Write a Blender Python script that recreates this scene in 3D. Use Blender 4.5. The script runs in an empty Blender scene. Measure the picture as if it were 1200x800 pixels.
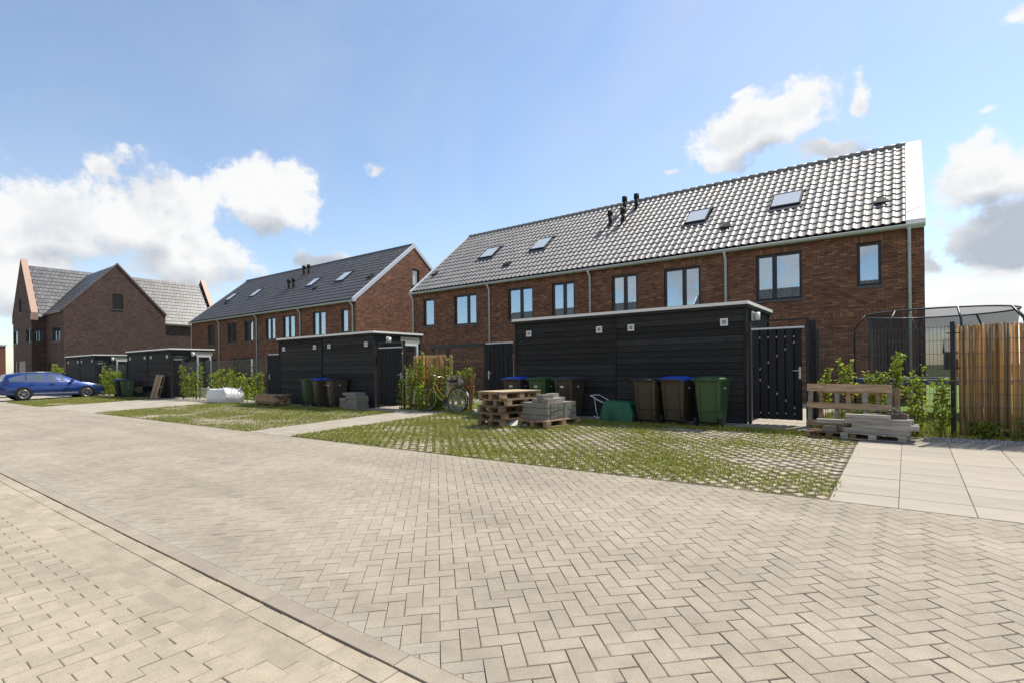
import bpy, bmesh, math, random
import numpy as np
from mathutils import Vector, Matrix, noise as mnoise

random.seed(7)
R = math.radians
scene = bpy.context.scene
col = scene.collection

# ------------------------------------------------------------------ camera
CAM_H, FPX, YAW = 1.5, 617.0, R(36.9)
cam_d = bpy.data.cameras.new('camera')
cam = bpy.data.objects.new('camera', cam_d)
col.objects.link(cam)
cam.location = (0, 0, CAM_H)
cam.rotation_euler = (Matrix.Rotation(YAW, 4, 'Z') @ Matrix.Rotation(R(90), 4, 'X') @ Matrix.Rotation(-0.0109, 4, 'Z')).to_euler()
cam_d.sensor_width = 36.0
cam_d.lens = FPX / 1200 * 36
cam_d.shift_y = 32.1 / 1200
cam_d.clip_start = 0.05
cam_d.clip_end = 6000
scene.camera = cam

# ------------------------------------------------------------------ light
SUN_EL, SUN_AZ = R(57), R(21)          # azimuth from +Y towards +X
sunvec = Vector((math.cos(SUN_EL) * math.sin(SUN_AZ), math.cos(SUN_EL) * math.cos(SUN_AZ), math.sin(SUN_EL)))
sd = bpy.data.lights.new('sun', 'SUN')
sd.energy = 3.5
sd.angle = R(0.53)
sd.color = (1.0, 0.92, 0.80)
so = bpy.data.objects.new('sun', sd)
col.objects.link(so)
so.rotation_euler = (-sunvec).to_track_quat('-Z', 'Y').to_euler()
scene.view_settings.view_transform = 'Standard'
scene.view_settings.look = 'None'
scene.view_settings.gamma = 1.0
scene.view_settings.use_curve_mapping = False
scene.view_settings.exposure = 0.9

# ------------------------------------------------------------------ pixel -> direction (for clouds and layout)
def ray(x, y):
    dx = (x - 600) / FPX
    hor = 432.1 - (x - 600) * 0.0109
    return Vector((-math.sin(YAW) + math.cos(YAW) * dx, math.cos(YAW) + math.sin(YAW) * dx, -(y - hor) / FPX))

# ------------------------------------------------------------------ node helper
class NT:
    def __init__(s, tree):
        s.t = tree; s.n = tree.nodes; s.l = tree.links
    def new(s, typ, **kw):
        n = s.n.new(typ)
        ins = kw.pop('ins', {})
        for k, v in kw.items(): setattr(n, k, v)
        for k, v in ins.items():
            if hasattr(v, 'default_value') or isinstance(v, bpy.types.NodeSocket): s.l.new(v, n.inputs[k])
            else: n.inputs[k].default_value = v
        return n
    def math(s, op, a, b=0.0, clamp=False, c=None):
        n = s.n.new('ShaderNodeMath'); n.operation = op; n.use_clamp = clamp
        for i, v in enumerate((a, b) if c is None else (a, b, c)):
            if isinstance(v, bpy.types.NodeSocket): s.l.new(v, n.inputs[i])
            else: n.inputs[i].default_value = v
        return n.outputs[0]
    def vmath(s, op, a, b=(0, 0, 0)):
        n = s.n.new('ShaderNodeVectorMath'); n.operation = op
        for i, v in enumerate((a, b)):
            if isinstance(v, bpy.types.NodeSocket): s.l.new(v, n.inputs[i])
            else: n.inputs[i].default_value = v
        return n.outputs['Value'] if op in ('LENGTH', 'DOT_PRODUCT') else n.outputs[0]
    def mix(s, f, a, b, blend='MIX'):
        n = s.n.new('ShaderNodeMix'); n.data_type = 'RGBA'; n.blend_type = blend
        for k, v in ((0, f), (6, a), (7, b)):
            if isinstance(v, bpy.types.NodeSocket): s.l.new(v, n.inputs[k])
            else: n.inputs[k].default_value = v if k == 0 else (tuple(v) + (1,))[:4]
        return n.outputs[2]
    def ramp(s, f, stops):
        n = s.n.new('ShaderNodeValToRGB')
        e = n.color_ramp.elements
        while len(e) < len(stops): e.new(0.5)
        for el, (p, c) in zip(e, stops):
            el.position = p; el.color = (tuple(c) + (1,))[:4] if not isinstance(c, float) else (c, c, c, 1)
        s.l.new(f, n.inputs[0])
        return n.outputs[0]
    def noise(s, vec, scale, detail=4, rough=0.5, dist=0.0):
        n = s.n.new('ShaderNodeTexNoise'); n.inputs['Scale'].default_value = scale
        n.inputs['Detail'].default_value = detail; n.inputs['Roughness'].default_value = rough
        n.inputs['Distortion'].default_value = dist
        if vec is not None: s.l.new(vec, n.inputs['Vector'])
        return n.outputs[0]

# ------------------------------------------------------------------ world: Nishita sky with cumulus
world = bpy.data.worlds.new('World'); scene.world = world; world.use_nodes = True
world.cycles.sampling_method = 'MANUAL'; world.cycles.sample_map_resolution = 512
w = NT(world.node_tree); w.n.clear()
sky = w.new('ShaderNodeTexSky', sky_type='NISHITA', sun_disc=False, sun_elevation=SUN_EL, sun_rotation=SUN_AZ,
            altitude=0, air_density=1.05, dust_density=0.5, ozone_density=2.2)
SKY_STRENGTH = 0.102
tc = w.new('ShaderNodeTexCoord')
dirv = tc.outputs['Generated']
sep = w.new('ShaderNodeSeparateXYZ', ins={0: dirv})
az = w.math('ARCTAN2', sep.outputs[0], sep.outputs[1])
el = w.math('ARCSINE', sep.outputs[2])
cmb = w.new('ShaderNodeCombineXYZ', ins={0: az, 1: el})
P = cmb.outputs[0]
# clouds: (pixel x, pixel y, half width, half height) for those in the photograph, then (azimuth, elevation, hw, hh) in degrees for the rest of the sky
CL = [(45, 262, 120, 52), (185, 262, 120, 58), (30, 318, 90, 45), (235, 300, 70, 42), (315, 235, 74, 42), (122, 196, 52, 22), (200, 225, 60, 26),
      (893, 152, 84, 40), (965, 178, 46, 16), (1020, 112, 17, 20), (874, 108, 20, 7), (1150, 212, 78, 46), (1180, 285, 74, 40), (1100, 305, 40, 36), (1150, 362, 110, 28),
      (385, 302, 40, 14), (790, 198, 15, 6), (437, 200, 13, 9), (1160, 132, 36, 13), (1190, 20, 24, 16), (110, 345, 100, 22)]
blobs = []
for (x, y, rx, ry) in CL:
    def ae(px, py):
        v = ray(px, py).normalized(); return math.atan2(v.x, v.y), math.asin(v.z)
    a0, e0 = ae(x, y); a1, _ = ae(x - rx, y); a2, _ = ae(x + rx, y); _, e1 = ae(x, y - ry); _, e2 = ae(x, y + ry)
    blobs.append((a0, e0, abs(a2 - a1) / 2 * (1.04 if rx > 35 else 1.7), abs(e1 - e2) / 2 * (1.12 if rx > 35 else 1.9)))
for (a, e, rx, ry) in [(-118, 16, 16, 7), (-95, 9, 14, 5), (-140, 24, 15, 8), (-165, 13, 18, 7), (178, 22, 13, 7), (150, 14, 18, 7), (160, 33, 12, 7), (120, 20, 16, 8),
                       (92, 10, 16, 6), (70, 22, 14, 8), (45, 9, 14, 6), (-150, 45, 13, 8), (130, 48, 12, 8), (-172, 36, 10, 6), (-128, 38, 9, 5)]:
    blobs.append((R(a), R(e), R(rx), R(ry)))
warp = w.new('ShaderNodeTexNoise', noise_dimensions='3D', ins={'Vector': dirv, 'Scale': 7.0, 'Detail': 6.0, 'Roughness': 0.55})
wv = w.vmath('SCALE', w.vmath('SUBTRACT', warp.outputs['Color'], (0.5, 0.5, 0.5)))
w.n[-1].inputs['Scale'].default_value = 0.10
Pw = w.vmath('ADD', P, wv)
def field(Pin, which):
    f = None
    for (a, e, rx, ry) in which:
        d = w.vmath('SUBTRACT', Pin, (a, e, 0))
        d = w.vmath('MULTIPLY', d, (1 / rx, 1 / ry, 0))
        v = w.math('SUBTRACT', 1.0 if rx > R(3.2) else 0.50, w.vmath('LENGTH', d))
        f = v if f is None else w.math('SMOOTH_MAX', f, v, c=0.12)
    return f
F0 = w.math('MAXIMUM', field(Pw, blobs), -1.5)
big_ = [q for q in blobs if q[2] > R(4.0)]
Fu = w.math('SUBTRACT', field(w.vmath('ADD', Pw, (0, R(2.2), 0)), big_), field(Pw, big_))
n1 = w.noise(dirv, 16.0, 9, 0.62)
n1s = w.noise(w.vmath('ADD', dirv, (0.006, 0.004, 0.016)), 16.0, 9, 0.62)
nl = w.noise(dirv, 7.0, 3, 0.5)
nls = w.noise(w.vmath('ADD', dirv, (0.015, 0.01, 0.045)), 7.0, 3, 0.5)
dens = w.math('ADD', w.math('MULTIPLY', F0, 0.75), w.math('MULTIPLY', w.math('SUBTRACT', n1, 0.48), 1.75))
alpha = w.new('ShaderNodeMapRange', interpolation_type='SMOOTHERSTEP', ins={0: dens, 1: -0.06, 2: 0.36}).outputs[0]
sh = w.math('ADD', w.math('MULTIPLY', w.math('SUBTRACT', n1, n1s), 1.3), w.math('MULTIPLY', w.math('SUBTRACT', nl, nls), 2.1))
sh = w.math('SUBTRACT', sh, w.math('MULTIPLY', w.math('MAXIMUM', Fu, 0.0), 1.5))
core = w.new('ShaderNodeMapRange', ins={0: dens, 1: 0.25, 2: 1.0, 3: 0.0, 4: 0.34}).outputs[0]
lit = w.math('SUBTRACT', w.math('ADD', 1.02, sh), core, clamp=True)
ccol = w.mix(lit, (0.52, 0.57, 0.65), (0.99, 0.995, 1.0))
CLOUD_LEVEL = 0.52
cl = w.new('ShaderNodeMix', data_type='RGBA', blend_type='MULTIPLY'); cl.inputs[0].default_value = 1.0
w.l.new(ccol, cl.inputs[6]); cl.inputs[7].default_value = (CLOUD_LEVEL / SKY_STRENGTH,) * 3 + (1,)
veil = w.math('ADD', 0.05, w.math('MULTIPLY', w.math('MAXIMUM', w.math('SUBTRACT', w.noise(dirv, 2.2, 6, 0.6, 0.8), 0.40), 0.0), 0.6))
vw = CLOUD_LEVEL / SKY_STRENGTH * 0.82
skv = w.mix(veil, sky.outputs[0], (vw, vw, vw * 1.02))
skc = w.mix(alpha, skv, cl.outputs[2])
bg = w.new('ShaderNodeBackground', ins={'Color': skc, 'Strength': SKY_STRENGTH})
wo = w.new('ShaderNodeOutputWorld'); w.l.new(bg.outputs[0], wo.inputs[0])

# ------------------------------------------------------------------ terrain height
def gz(x, y):
    xx = max(-70.0, min(25.0, x))
    if y > 1.6: z = 0.031 * min(y, 11.8)
    else: z = 0.0496 + 0.012 * min(1.6 - y, 3.0)
    return z + 0.003 * xx
SLOPE = Matrix.Rotation(math.atan(0.031), 4, 'X') @ Matrix.Rotation(-math.atan(0.003), 4, 'Y')

# ------------------------------------------------------------------ mesh builder and object helpers
WORLDPAR = set()
class MB:
    def __init__(s): s.v = []; s.f = []; s.m = []; s.sm = []; s.a = []
    def face(s, idx, m=0, smooth=False, a=0.0): s.f.append(tuple(idx)); s.m.append(m); s.sm.append(smooth); s.a.append(a)
    def poly(s, pts, m=0, smooth=False, a=0.0):
        b = len(s.v); s.v.extend([tuple(p) for p in pts]); s.face(range(b, b + len(pts)), m, smooth, a); return s
    def box(s, c, d, rz=0.0, m=0, a=0.0, M=None, bev=0.0):
        hx, hy, hz = d[0] / 2, d[1] / 2, d[2] / 2
        b = len(s.v)
        T = Matrix.Translation(Vector(c)) @ Matrix.Rotation(rz, 4, 'Z') if M is None else Matrix.Translation(Vector(c)) @ M
        for z in (-hz, hz):
            for x, y in ((-hx, -hy), (hx, -hy), (hx, hy), (-hx, hy)):
                s.v.append(tuple(T @ Vector((x, y, z))))
        for q in ((0, 3, 2, 1), (4, 5, 6, 7), (0, 1, 5, 4), (1, 2, 6, 5), (2, 3, 7, 6), (3, 0, 4, 7)):
            s.face([b + i for i in q], m, False, a)
        return s
    def b2(s, x0, x1, y0, y1, z0, z1, m=0, a=0.0):
        return s.box(((x0 + x1) / 2, (y0 + y1) / 2, (z0 + z1) / 2), (abs(x1 - x0), abs(y1 - y0), abs(z1 - z0)), 0, m, a)
    def beam(s, p, q, wd, th, m=0, up=(0, 0, 1), a=0.0):
        p = Vector(p); q = Vector(q); d = (q - p); L = d.length; d.normalize()
        u = Vector(up)
        if abs(d.dot(u)) > 0.98: u = Vector((0, 1, 0))
        x = d.cross(u).normalized(); z = x.cross(d)
        b = len(s.v)
        for t in (p, q):
            for sx, sz in ((-1, -1), (1, -1), (1, 1), (-1, 1)):
                s.v.append(tuple(t + x * sx * wd / 2 + z * sz * th / 2))
        for qd in ((0, 1, 2, 3), (7, 6, 5, 4), (0, 4, 5, 1), (1, 5, 6, 2), (2, 6, 7, 3), (3, 7, 4, 0)):
            s.face([b + i for i in qd], m, False, a)
        return s
    def tube(s, pts, r, n=8, m=0, closed=False, cap=True):
        pts = [Vector(p) for p in pts]; k = len(pts)
        rs = r if isinstance(r, (list, tuple)) else [r] * k
        b = len(s.v); prev = None
        for i, p in enumerate(pts):
            if closed: d = pts[(i + 1) % k] - pts[i - 1]
            else: d = pts[min(i + 1, k - 1)] - pts[max(i - 1, 0)]
            d.normalize()
            if prev is None:
                u = Vector((0, 0, 1)) if abs(d.z) < 0.9 else Vector((1, 0, 0))
                x = d.cross(u).normalized()
            else:
                x = (prev - d * prev.dot(d)).normalized()
            prev = x; y = d.cross(x)
            for j in range(n):
                t = 2 * math.pi * j / n
                s.v.append(tuple(p + (x * math.cos(t) + y * math.sin(t)) * rs[i]))
        for i in range(k if closed else k - 1):
            for j in range(n):
                i2 = (i + 1) % k
                s.face((b + i * n + j, b + i * n + (j + 1) % n, b + i2 * n + (j + 1) % n, b + i2 * n + j), m, True)
        if cap and not closed:
            s.face([b + j for j in range(n)][::-1], m); s.face([b + (k - 1) * n + j for j in range(n)], m)
        return s
    def cyl(s, p, q, r, n=16, m=0, r2=None):
        return s.tube([p, q], [r, r if r2 is None else r2], n, m)
    def prism(s, pts, ext, m=0, a=0.0):
        e = Vector(ext); b = len(s.v); k = len(pts)
        s.v.extend([tuple(p) for p in pts]); s.v.extend([tuple(Vector(p) + e) for p in pts])
        s.face(list(range(b, b + k))[::-1], m, False, a); s.face(range(b + k, b + 2 * k), m, False, a)
        for i in range(k): s.face((b + i, b + (i + 1) % k, b + k + (i + 1) % k, b + k + i), m, False, a)
        return s
    def mesh(s, name):
        me = bpy.data.meshes.new(name)
        me.from_pydata(s.v, [], s.f)
        me.polygons.foreach_set('material_index', s.m)
        me.polygons.foreach_set('use_smooth', s.sm)
        if any(s.a):
            at = me.attributes.new('rnd', 'FLOAT', 'FACE'); at.data.foreach_set('value', s.a)
        me.update()
        return me
    def build(s, name, mat, parent=None, fix=False):
        me = s.mesh(name)
        if fix:
            bm = bmesh.new(); bm.from_mesh(me); bmesh.ops.recalc_face_normals(bm, faces=bm.faces); bm.to_mesh(me); bm.free()
        for mt in (mat if isinstance(mat, (list, tuple)) else [mat]): me.materials.append(M[mt])
        return link(name, me, parent)

def link(name, me, parent=None):
    o = bpy.data.objects.new(name, me); col.objects.link(o)
    if parent is not None: attach(o, parent)
    return o
def attach(o, parent):
    o.parent = parent
    if parent.name in WORLDPAR:
        WORLDPAR.add(o.name)
        t = parent
        while t.parent: t = t.parent
        if t == parent: o.matrix_parent_inverse = Matrix.Translation(-parent.location)
def tag(o, label=None, cat=None, group=None, kind=None):
    if label: o['label'] = label
    if cat: o['category'] = cat
    if group: o['group'] = group
    if kind: o['kind'] = kind
    return o
def thing(name, label, cat, loc=(0, 0, 0), rz=0.0, group=None, world=False):
    o = bpy.data.objects.new(name, None); col.objects.link(o)
    o.empty_display_size = 0.2
    o.location = loc; o.rotation_euler = (0, 0, rz)
    if world: WORLDPAR.add(o.name)
    return tag(o, label, cat, group)
def kids(o): return [c for c in bpy.data.objects if c.parent == o]
def copy_tree(o, parent=None, childmap=None):
    cm = childmap if childmap is not None else {}
    if childmap is None:
        for c in bpy.data.objects:
            if c.parent: cm.setdefault(c.parent.name, []).append(c)
    c = o.copy(); col.objects.link(c)
    if parent is not None: c.parent = parent; c.matrix_parent_inverse = o.matrix_parent_inverse.copy()
    for ch in cm.get(o.name, []): copy_tree(ch, c, cm)
    return c

# ------------------------------------------------------------------ materials
M = {}
def mat(name, color, rough=0.6, metal=0.0, spec=0.5, var=0.0, vscale=8.0, bump=0.0, bscale=60.0, trans=0.0, ior=None, rndvar=0.0, coat=0.0, hue=None):
    m = bpy.data.materials.new(name); m.use_nodes = True
    t = NT(m.node_tree); b = t.n['Principled BSDF']
    b.inputs['Roughness'].default_value = rough; b.inputs['Metallic'].default_value = metal
    b.inputs['Specular IOR Level'].default_value = spec
    b.inputs['Coat Weight'].default_value = coat; b.inputs['Coat Roughness'].default_value = 0.05
    if ior: b.inputs['IOR'].default_value = ior
    tcn = t.new('ShaderNodeTexCoord'); oc = tcn.outputs['Object']
    c = None
    base = tuple(color) + (1,)
    if var or rndvar:
        fac = None
        if var:
            nz = t.noise(oc, vscale, 6, 0.6)
            fac = t.math('MULTIPLY', t.math('SUBTRACT', nz, 0.5), 2 * var)
        if rndvar:
            oi = t.new('ShaderNodeObjectInfo'); at = t.new('ShaderNodeAttribute', attribute_name='rnd')
            rn = t.math('FRACT', t.math('ADD', oi.outputs['Random'], at.outputs['Fac']))
            rf = t.math('MULTIPLY', t.math('SUBTRACT', rn, 0.5), 2 * rndvar)
            fac = rf if fac is None else t.math('ADD', fac, rf)
        k = t.math('ADD', 1.0, fac)
        vm = t.new('ShaderNodeVectorMath', operation='SCALE'); vm.inputs[0].default_value = color
        t.l.new(k, vm.inputs['Scale']); c = vm.outputs[0]
        if hue:
            c2 = t.mix(rn if rndvar else nz, c, t.mix(1.0, c, hue, 'MULTIPLY')); c = c2
        t.l.new(c, b.inputs['Base Color'])
    else: b.inputs['Base Color'].default_value = base
    if bump:
        bn = t.new('ShaderNodeBump', ins={'Strength': bump, 'Distance': 0.01, 'Height': t.noise(oc, bscale, 5, 0.6)})
        t.l.new(bn.outputs[0], b.inputs['Normal'])
    if trans:
        out = t.n['Material Output']
        tr = t.new('ShaderNodeBsdfTranslucent')
        if c is not None: t.l.new(c, tr.inputs[0])
        else: tr.inputs[0].default_value = base
        mx = t.new('ShaderNodeMixShader', ins={0: trans}); t.l.new(b.outputs[0], mx.inputs[1]); t.l.new(tr.outputs[0], mx.inputs[2])
        t.l.new(mx.outputs[0], out.inputs[0])
    M[name] = m
    return m, t, b

def brick_mat(name, c1, c2, c3, mortar, soldier=False, bw=0.21, rh=0.0625):
    m = bpy.data.materials.new(name); m.use_nodes = True
    t = NT(m.node_tree); b = t.n['Principled BSDF']; b.inputs['Roughness'].default_value = 0.85
    b.inputs['Specular IOR Level'].default_value = 0.25
    g = t.new('ShaderNodeNewGeometry'); tcn = t.new('ShaderNodeTexCoord')
    pos = t.new('ShaderNodeSeparateXYZ', ins={0: tcn.outputs['Object']}); nrm = t.new('ShaderNodeSeparateXYZ', ins={0: tcn.outputs['Normal']})
    ax = t.math('GREATER_THAN', t.math('ABSOLUTE', nrm.outputs[0]), 0.7)
    u = t.math('ADD', t.math('MULTIPLY', pos.outputs[1], ax), t.math('MULTIPLY', pos.outputs[0], t.math('SUBTRACT', 1.0, ax)))
    cb = t.new('ShaderNodeCombineXYZ')
    if soldier: t.l.new(pos.outputs[2], cb.inputs[0]); t.l.new(u, cb.inputs[1])
    else: t.l.new(u, cb.inputs[0]); t.l.new(pos.outputs[2], cb.inputs[1])
    br = t.new('ShaderNodeTexBrick', ins={'Vector': cb.outputs[0], 'Color1': (0, 0, 0, 1), 'Color2': (1, 1, 1, 1), 'Mortar': (0.5, 0.5, 0.5, 1), 'Scale': 1.0, 'Mortar Size': 0.008,
               'Mortar Smooth': 0.3, 'Bias': 0.0, 'Brick Width': bw, 'Row Height': rh})
    br.offset = 0.0 if soldier else 0.5
    colr = t.ramp(br.outputs['Color'], [(0.0, c1), (0.35, c2), (0.7, c2), (1.0, c3)])
    big = t.noise(tcn.outputs['Object'], 0.9, 4, 0.6)
    colr = t.mix(0.75, colr, t.ramp(big, [(0.3, (0.85, 0.85, 0.85)), (0.7, (1.15, 1.14, 1.13))]), 'MULTIPLY')
    sm = t.noise(tcn.outputs['Object'], 40, 3, 0.6)
    colr = t.mix(0.6, colr, t.ramp(sm, [(0.3, (0.7, 0.7, 0.7)), (0.7, (1.3, 1.3, 1.3))]), 'MULTIPLY')
    colr = t.mix(br.outputs['Fac'], colr, mortar)
    t.l.new(colr, b.inputs['Base Color'])
    h = t.math('SUBTRACT', t.math('MULTIPLY', sm, 0.3), br.outputs['Fac'])
    bn = t.new('ShaderNodeBump', ins={'Strength': 0.8, 'Distance': 0.012, 'Height': h}); t.l.new(bn.outputs[0], b.inputs['Normal'])
    M[name] = m

brick_mat('brick', (0.13, 0.060, 0.040), (0.235, 0.108, 0.068), (0.37, 0.185, 0.115), (0.075, 0.052, 0.042))
brick_mat('soldier', (0.17, 0.078, 0.05), (0.26, 0.12, 0.075), (0.38, 0.20, 0.12), (0.085, 0.06, 0.048), soldier=True)
brick_mat('brick_dark', (0.066, 0.042, 0.038), (0.105, 0.066, 0.057), (0.16, 0.103, 0.088), (0.05, 0.038, 0.034))
brick_mat('brick_red', (0.12, 0.04, 0.03), (0.2, 0.07, 0.05), (0.26, 0.1, 0.07), (0.15, 0.1, 0.09))
mat('roof_tile', (0.15, 0.145, 0.137), 0.6, spec=0.5, ior=2.0, var=0.12, vscale=3, rndvar=0.22)
mat('roof_tile_dark', (0.06, 0.060, 0.062), 0.46, spec=0.5, ior=1.7, var=0.12, vscale=3, rndvar=0.2)
mat('slate', (0.085, 0.088, 0.095), 0.42, spec=0.5, ior=1.6, rndvar=0.35)
mat('zinc', (0.48, 0.50, 0.52), 0.42, metal=0.85, var=0.08, vscale=5)
mat('zinc_paint', (0.57, 0.60, 0.65), 0.5, spec=0.5, var=0.06)
mat('alu_white', (0.75, 0.75, 0.73), 0.35, spec=0.6, var=0.05, vscale=4)
mat('anthracite', (0.022, 0.025, 0.03), 0.4, spec=0.5)
mat('black_metal', (0.012, 0.012, 0.013), 0.45, spec=0.5)
mat('wire', (0.06, 0.06, 0.062), 0.28, spec=0.8)
mat('pvc_black', (0.016, 0.016, 0.017), 0.75, spec=0.3)
mat('copper', (0.36, 0.24, 0.19), 0.6, metal=0.15, var=0.12, vscale=3)
mat('bronze', (0.16, 0.115, 0.10), 0.5, metal=0.2)
mat('white', (0.75, 0.75, 0.74), 0.5, var=0.04)
mat('curtain', (0.72, 0.71, 0.68), 0.9, var=0.05, vscale=6)
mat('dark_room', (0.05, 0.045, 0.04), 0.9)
mat('sill', (0.09, 0.095, 0.105), 0.5)
mat('concrete', (0.310, 0.278, 0.222), 0.85, var=0.18, vscale=2.2, bump=0.15, bscale=180, rndvar=0.08)
mat('concrete_grey', (0.22, 0.205, 0.18), 0.85, var=0.22, vscale=6, bump=0.3, bscale=120, rndvar=0.14)
mat('grid_stone', (0.335, 0.293, 0.218), 0.9, var=0.25, vscale=9, rndvar=0.2)
mat('galv', (0.55, 0.57, 0.58), 0.4, metal=0.6)
mat('rubber', (0.012, 0.012, 0.012), 0.75)
mat('steel', (0.6, 0.6, 0.6), 0.28, metal=0.9)
mat('bin_green', (0.035, 0.085, 0.030), 0.42, spec=0.5, var=0.15, vscale=5)
mat('bin_brown', (0.050, 0.040, 0.027), 0.45, spec=0.5, var=0.25, vscale=6)  # dark grey plastic; brown bounce light from the paving put into colour
mat('bin_grey', (0.045, 0.046, 0.05), 0.45, spec=0.5, var=0.15, vscale=6)
mat('bin_black', (0.018, 0.018, 0.019), 0.45, spec=0.5, var=0.15, vscale=6)
mat('lid_blue', (0.015, 0.075, 0.42), 0.38, spec=0.5, var=0.08)
mat('sticker', (0.7, 0.7, 0.68), 0.5)
mat('tarp_green', (0.02, 0.125, 0.06), 0.5, spec=0.4, var=0.2, vscale=5, trans=0.15)
mat('bag_white', (0.66, 0.66, 0.65), 0.6, var=0.1, vscale=7, bump=0.5, bscale=14)
mat('leaf', (0.23, 0.28, 0.045), 0.5, spec=0.35, rndvar=0.5, trans=0.55, hue=(0.75, 0.95, 0.6))
mat('leaf_yellow', (0.42, 0.40, 0.06), 0.5, spec=0.35, rndvar=0.45, trans=0.55, hue=(0.6, 0.9, 0.6))
mat('grass', (0.225, 0.285, 0.05), 0.6, spec=0.25, rndvar=0.45, trans=0.3, hue=(1.35, 1.05, 0.95))
mat('grass_dry', (0.33, 0.30, 0.12), 0.6, spec=0.25, rndvar=0.45, trans=0.3, hue=(0.65, 0.9, 0.6))
mat('stem', (0.10, 0.07, 0.04), 0.8)
mat('soil', (0.12, 0.095, 0.062), 0.95, var=0.4, vscale=4, bump=0.5, bscale=60)
mat('reed', (0.52, 0.37, 0.19), 0.7, spec=0.3, rndvar=0.5, trans=0.5, hue=(1.15, 1.1, 1.0))
mat('bike_yellow', (0.55, 0.36, 0.06), 0.4, coat=0.3)
mat('red', (0.45, 0.03, 0.03), 0.4)
mat('car_blue', (0.005, 0.036, 0.19), 0.3, metal=0.35, coat=1.0)
mat('car_grey', (0.10, 0.12, 0.14), 0.3, metal=0.4, coat=1.0)
mat('car_glass', (0.05, 0.06, 0.065), 0.05, spec=0.9, ior=2.2)
mat('lamp_red', (0.4, 0.01, 0.02), 0.2)
mat('lamp_clear', (0.6, 0.62, 0.65), 0.15, metal=0.4)
mat('tram_pad', (0.03, 0.06, 0.16), 0.5)
mat('yellow', (0.6, 0.36, 0.03), 0.5)
mat('gravel', (0.30, 0.29, 0.28), 0.9, rndvar=0.4)
mat('pile', (0.16, 0.13, 0.10), 0.9, var=0.3)
mat('window_tint', (0.50, 0.55, 0.58), 0.06, spec=0.5, ior=2.4)  # pale base paints in the sky reflection; blinds behind the pane

# paver: warm beige concrete with mottling, specks and light sand
def paver_mat(name, base, rnd, stain=0.3):
    m, t, b = mat(name, base, 0.88, spec=0.3)
    tcn = t.new('ShaderNodeTexCoord'); g = t.new('ShaderNodeNewGeometry'); pos = g.outputs['Position']
    oi = t.new('ShaderNodeObjectInfo'); at = t.new('ShaderNodeAttribute', attribute_name='rnd')
    rn = t.math('FRACT', t.math('ADD', oi.outputs['Random'], at.outputs['Fac']))
    c = t.ramp(rn, [(0.0, tuple(x * (1 - rnd) for x in base)), (0.5, base), (0.85, tuple(x * (1 + rnd * 0.7) for x in base)), (1.0, tuple(x * (1 - rnd * 0.5) for x in base))])
    big = t.noise(pos, 0.55, 5, 0.62)
    c = t.mix(stain, c, t.ramp(big, [(0.25, (0.62, 0.62, 0.62)), (0.75, (1.38, 1.36, 1.32))]), 'MULTIPLY')
    mpt = t.new('ShaderNodeMapping', ins={'Vector': pos}); mpt.inputs['Scale'].default_value = (0.12, 1.5, 1.0)
    trk = t.noise(mpt.outputs[0], 1.0, 4, 0.6)
    c = t.mix(0.35, c, t.ramp(trk, [(0.3, (0.70, 0.69, 0.67)), (0.65, (1.2, 1.2, 1.2))]), 'MULTIPLY')
    ol = t.noise(pos, 1.7, 3, 0.7, 0.6)
    c = t.mix(0.5, c, t.ramp(ol, [(0.60, (1.0, 1.0, 1.0)), (0.70, (0.80, 0.79, 0.77))]), 'MULTIPLY')
    mid = t.noise(pos, 9.0, 5, 0.65)
    c = t.mix(0.30, c, t.ramp(mid, [(0.25, (0.6, 0.6, 0.6)), (0.75, (1.4, 1.4, 1.4))]), 'MULTIPLY')
    fine = t.noise(pos, 160.0, 3, 0.6)
    c = t.mix(0.42, c, t.ramp(fine, [(0.3, (0.55, 0.55, 0.55)), (0.7, (1.45, 1.45, 1.45))]), 'MULTIPLY')
    vo = t.new('ShaderNodeTexVoronoi', ins={'Vector': pos, 'Scale': 55.0})
    spk = t.math('LESS_THAN', vo.outputs['Distance'], 0.10)
    sel = t.math('GREATER_THAN', t.noise(pos, 3.0, 2), 0.56)
    c = t.mix(t.math('MULTIPLY', spk, t.math('MULTIPLY', sel, 0.55)), c, (0.13, 0.10, 0.07))
    t.l.new(c, b.inputs['Base Color'])
    bn = t.new('ShaderNodeBump', ins={'Strength': 0.25, 'Distance': 0.004, 'Height': fine}); t.l.new(bn.outputs[0], b.inputs['Normal'])
    return t, b
paver_mat('paver', (0.298, 0.265, 0.208), 0.065, 0.4)
paver_mat('paver_edge', (0.290, 0.266, 0.215), 0.08, 0.25)
paver_mat('paver_sand', (0.325, 0.285, 0.218), 0.10, 0.4)
paver_mat('kerb', (0.28, 0.248, 0.196), 0.08, 0.35)
mat('joint', (0.20, 0.165, 0.12), 0.95, var=0.45, vscale=5, bump=0.3, bscale=150)
mat('joint_sand', (0.29, 0.245, 0.175), 0.95, var=0.3, vscale=6, bump=0.3, bscale=150)

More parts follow.
